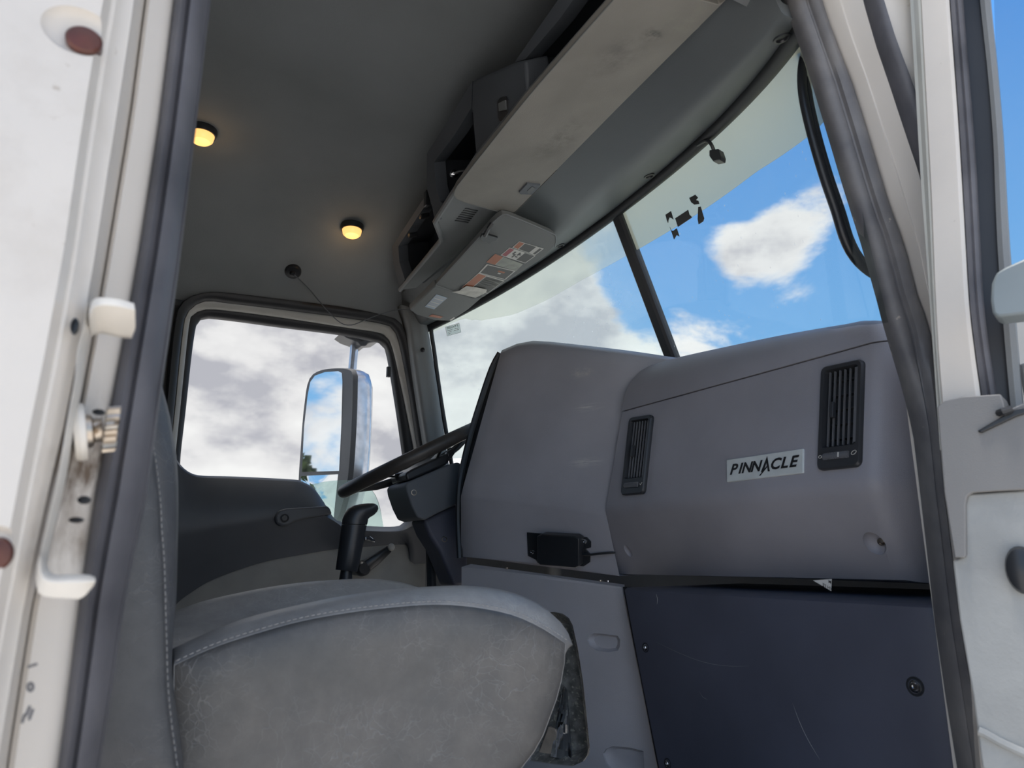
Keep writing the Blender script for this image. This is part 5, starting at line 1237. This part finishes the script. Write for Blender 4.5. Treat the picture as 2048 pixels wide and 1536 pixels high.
# clear wind deflector outside the lower window corner
dq = C2([(560, 1060), (590, 985), (640, 965), (700, 960), (728, 966), (748, 985), (760, 1015), (768, 1060)], 24)
o = MB().prism([PY(*p, 2.40) for p in dq], (0, .004, 0)).build('wind_deflector', M['acryl'], smooth=0); tag(o, 'clear rounded acrylic deflector outside the driver window', 'wind deflector')

# ------------------------------------------------------------------ latch hardware on the white pillar
br = thing('latch_bracket', 'white bent metal bracket with two hooks on the pillar', 'bracket', PY(100, 1195, .46))
bar = [(178, 606), (170, 660), (160, 700), (155, 760), (142, 830), (122, 950), (104, 1030), (88, 1100), (76, 1160)]
rows = []
for x, y in C2(bar, 30):
    a, b = PY(x-6, y, .466), PY(x+9, y, .474); rows.append([a, b, b+Vector((0, .014, 0)), a+Vector((0, .014, 0))])
MB().loft(rows).build('bar', M['bracket'], br, bevel=.001)
hk = [(180, 612), (184, 598), (196, 594), (262, 603), (269, 612), (271, 655), (266, 672), (246, 672), (196, 665), (184, 660)]
rows = [[PY(x, y, .466) for x, y in C2([(178, 620), (184, 602), (198, 595), (235, 598), (268, 607)], 12)], [PY(x, y, .462) for x, y in C2([(178, 634), (186, 616), (200, 610), (236, 612), (270, 620)], 12)], [PY(x, y, .474) for x, y in C2([(180, 660), (188, 648), (205, 646), (240, 650), (271, 655)], 12)], [PY(x, y, .482) for x, y in C2([(183, 668), (192, 664), (207, 663), (240, 670), (264, 672)], 12)]]
MB().slab(rows, (.0, .006, .0)).build('hook', M['bracket'], br, smooth=50, bevel=.001, label='upper hook')
rows = [[PY(x, y, .470) for x, y in C2([(88, 1100), (95, 1140), (112, 1150), (145, 1149), (176, 1150), (190, 1155)], 14)], [PY(x, y, .460) for x, y in C2([(80, 1110), (84, 1152), (108, 1162), (145, 1162), (176, 1162), (191, 1162)], 14)], [PY(x, y, .464) for x, y in C2([(74, 1130), (73, 1172), (86, 1192), (140, 1197), (164, 1196), (188, 1170)], 14)]]
MB().slab(rows, (0, .012, 0)).build('hook', M['bracket'], br, smooth=50, bevel=.001, label='lower hook')
ds = thing('door_striker', 'stained toothed steel striker bolted to the white pillar', 'door striker', PY(165, 865, .49))
c0, c1 = PY(160, 864, .492), PY(228, 858, .492); ax_ = (c1-c0).normalized()
MB().lathe(c0, ax_, [(.0165, -.003), (.0175, .0), (.0165, .003), (.010, .0035)], 26).build('plate', M['bracket'], ds, label='white backing plate')
L0 = (c1-c0).length
MB().lathe(c0, ax_, [(.0095, .002), (.0105, L0*.15), (.0095, L0*.35), (.007, L0*.42), (.007, L0*.62), (.009, L0*.66)], 20).build('shaft', M['steel'], ds)
u = Vector((0, 0, 1)); w = ax_.cross(u).normalized(); rows = []
for h in (L0*.70, L0*.74, L0*1.10, L0*1.14):
    k = .93 if h in (L0*.70, L0*1.14) else 1
    rows.append([c0+ax_*h+(u*math.cos(2*math.pi*i/48)+w*math.sin(2*math.pi*i/48))*k*(.0137 if i % 4 in (0, 1) else .0108) for i in range(48)])
MB().loft(rows).build('toothed_head', M['steel'], ds, smooth=20)
for p, q_ in [((52, 1432), (60, 1412)), ((58, 1440), (66, 1418)), ((44, 1446), (50, 1428)), ((56, 1334), (74, 1328))]:
    MB().tube([PY(*p, .478), PY(*q_, .480)], .0007, 6).build('stamped_mark', M['rubber'], wr)
MB().tube([PY(61+5*math.cos(a), 1374+8*math.sin(a), .479) for a in np.linspace(0, 6.28, 14)], .0007, 6).build('stamped_mark', M['rubber'], wr)
# torn bolt holes and scuffs on the jamb
for x, y, rx, ry in [(149, 652, 6, 14), (197, 824, 10, 5), (168, 1000, 10, 7), (152, 1040, 11, 5)]:
    c = PY(x, y, .494 if x != 149 else .462); MB().lathe(c, (-.2, -1, 0), [(1, -.002), (1, .0006), (.7, .0008), (.6, -.001)], 16, sx=ry*.00034, sy=rx*.00034).build('bolt_hole', M['ink'], wr)

# ------------------------------------------------------------------ trees far behind the truck (they show in the mirror)
def tree(x, y, h, lab):
    t_ = thing('tree', lab, 'tree', (x, y, -1.15), 'trees behind the truck')
    MB().tube([Vector((x, y, -1.15)), Vector((x+.2, y, -1.15+h*.4)), Vector((x, y, -1.15+h*.75))], [.3, .22, .08], 8).build('trunk', M['bark'], t_)
    mb = MB(); rnd = random.Random(int(x*7+y))
    for k in range(700):
        a = rnd.uniform(0, 6.28); rr = h*.33*math.sqrt(rnd.random()); zz_ = rnd.uniform(.25, 1.0); rr *= math.sin(min(1, (1.03-zz_)*1.6)*1.5)+.1
        c = Vector((x+rr*math.cos(a), y+rr*math.sin(a), -1.15+h*zz_)); s_ = rnd.uniform(.25, .55)
        d1_, d2_ = Vector([rnd.uniform(-1, 1) for _ in range(3)]).normalized()*s_, Vector([rnd.uniform(-1, 1) for _ in range(3)]).normalized()*s_
        mb.add([c-d1_, c-d2_, c+d1_, c+d2_], [(0, 1, 2, 3)])
    o_ = mb.build('foliage', M['leaf'], t_, smooth=0, recalc=False); o_['kind'] = 'stuff'
for x, y, h in [(-34, 36, 8.5), (-42, 33, 9.5), (-38, 43, 8)]:
    tree(x, y, h, 'leafy green tree far behind, showing only in the mirror')
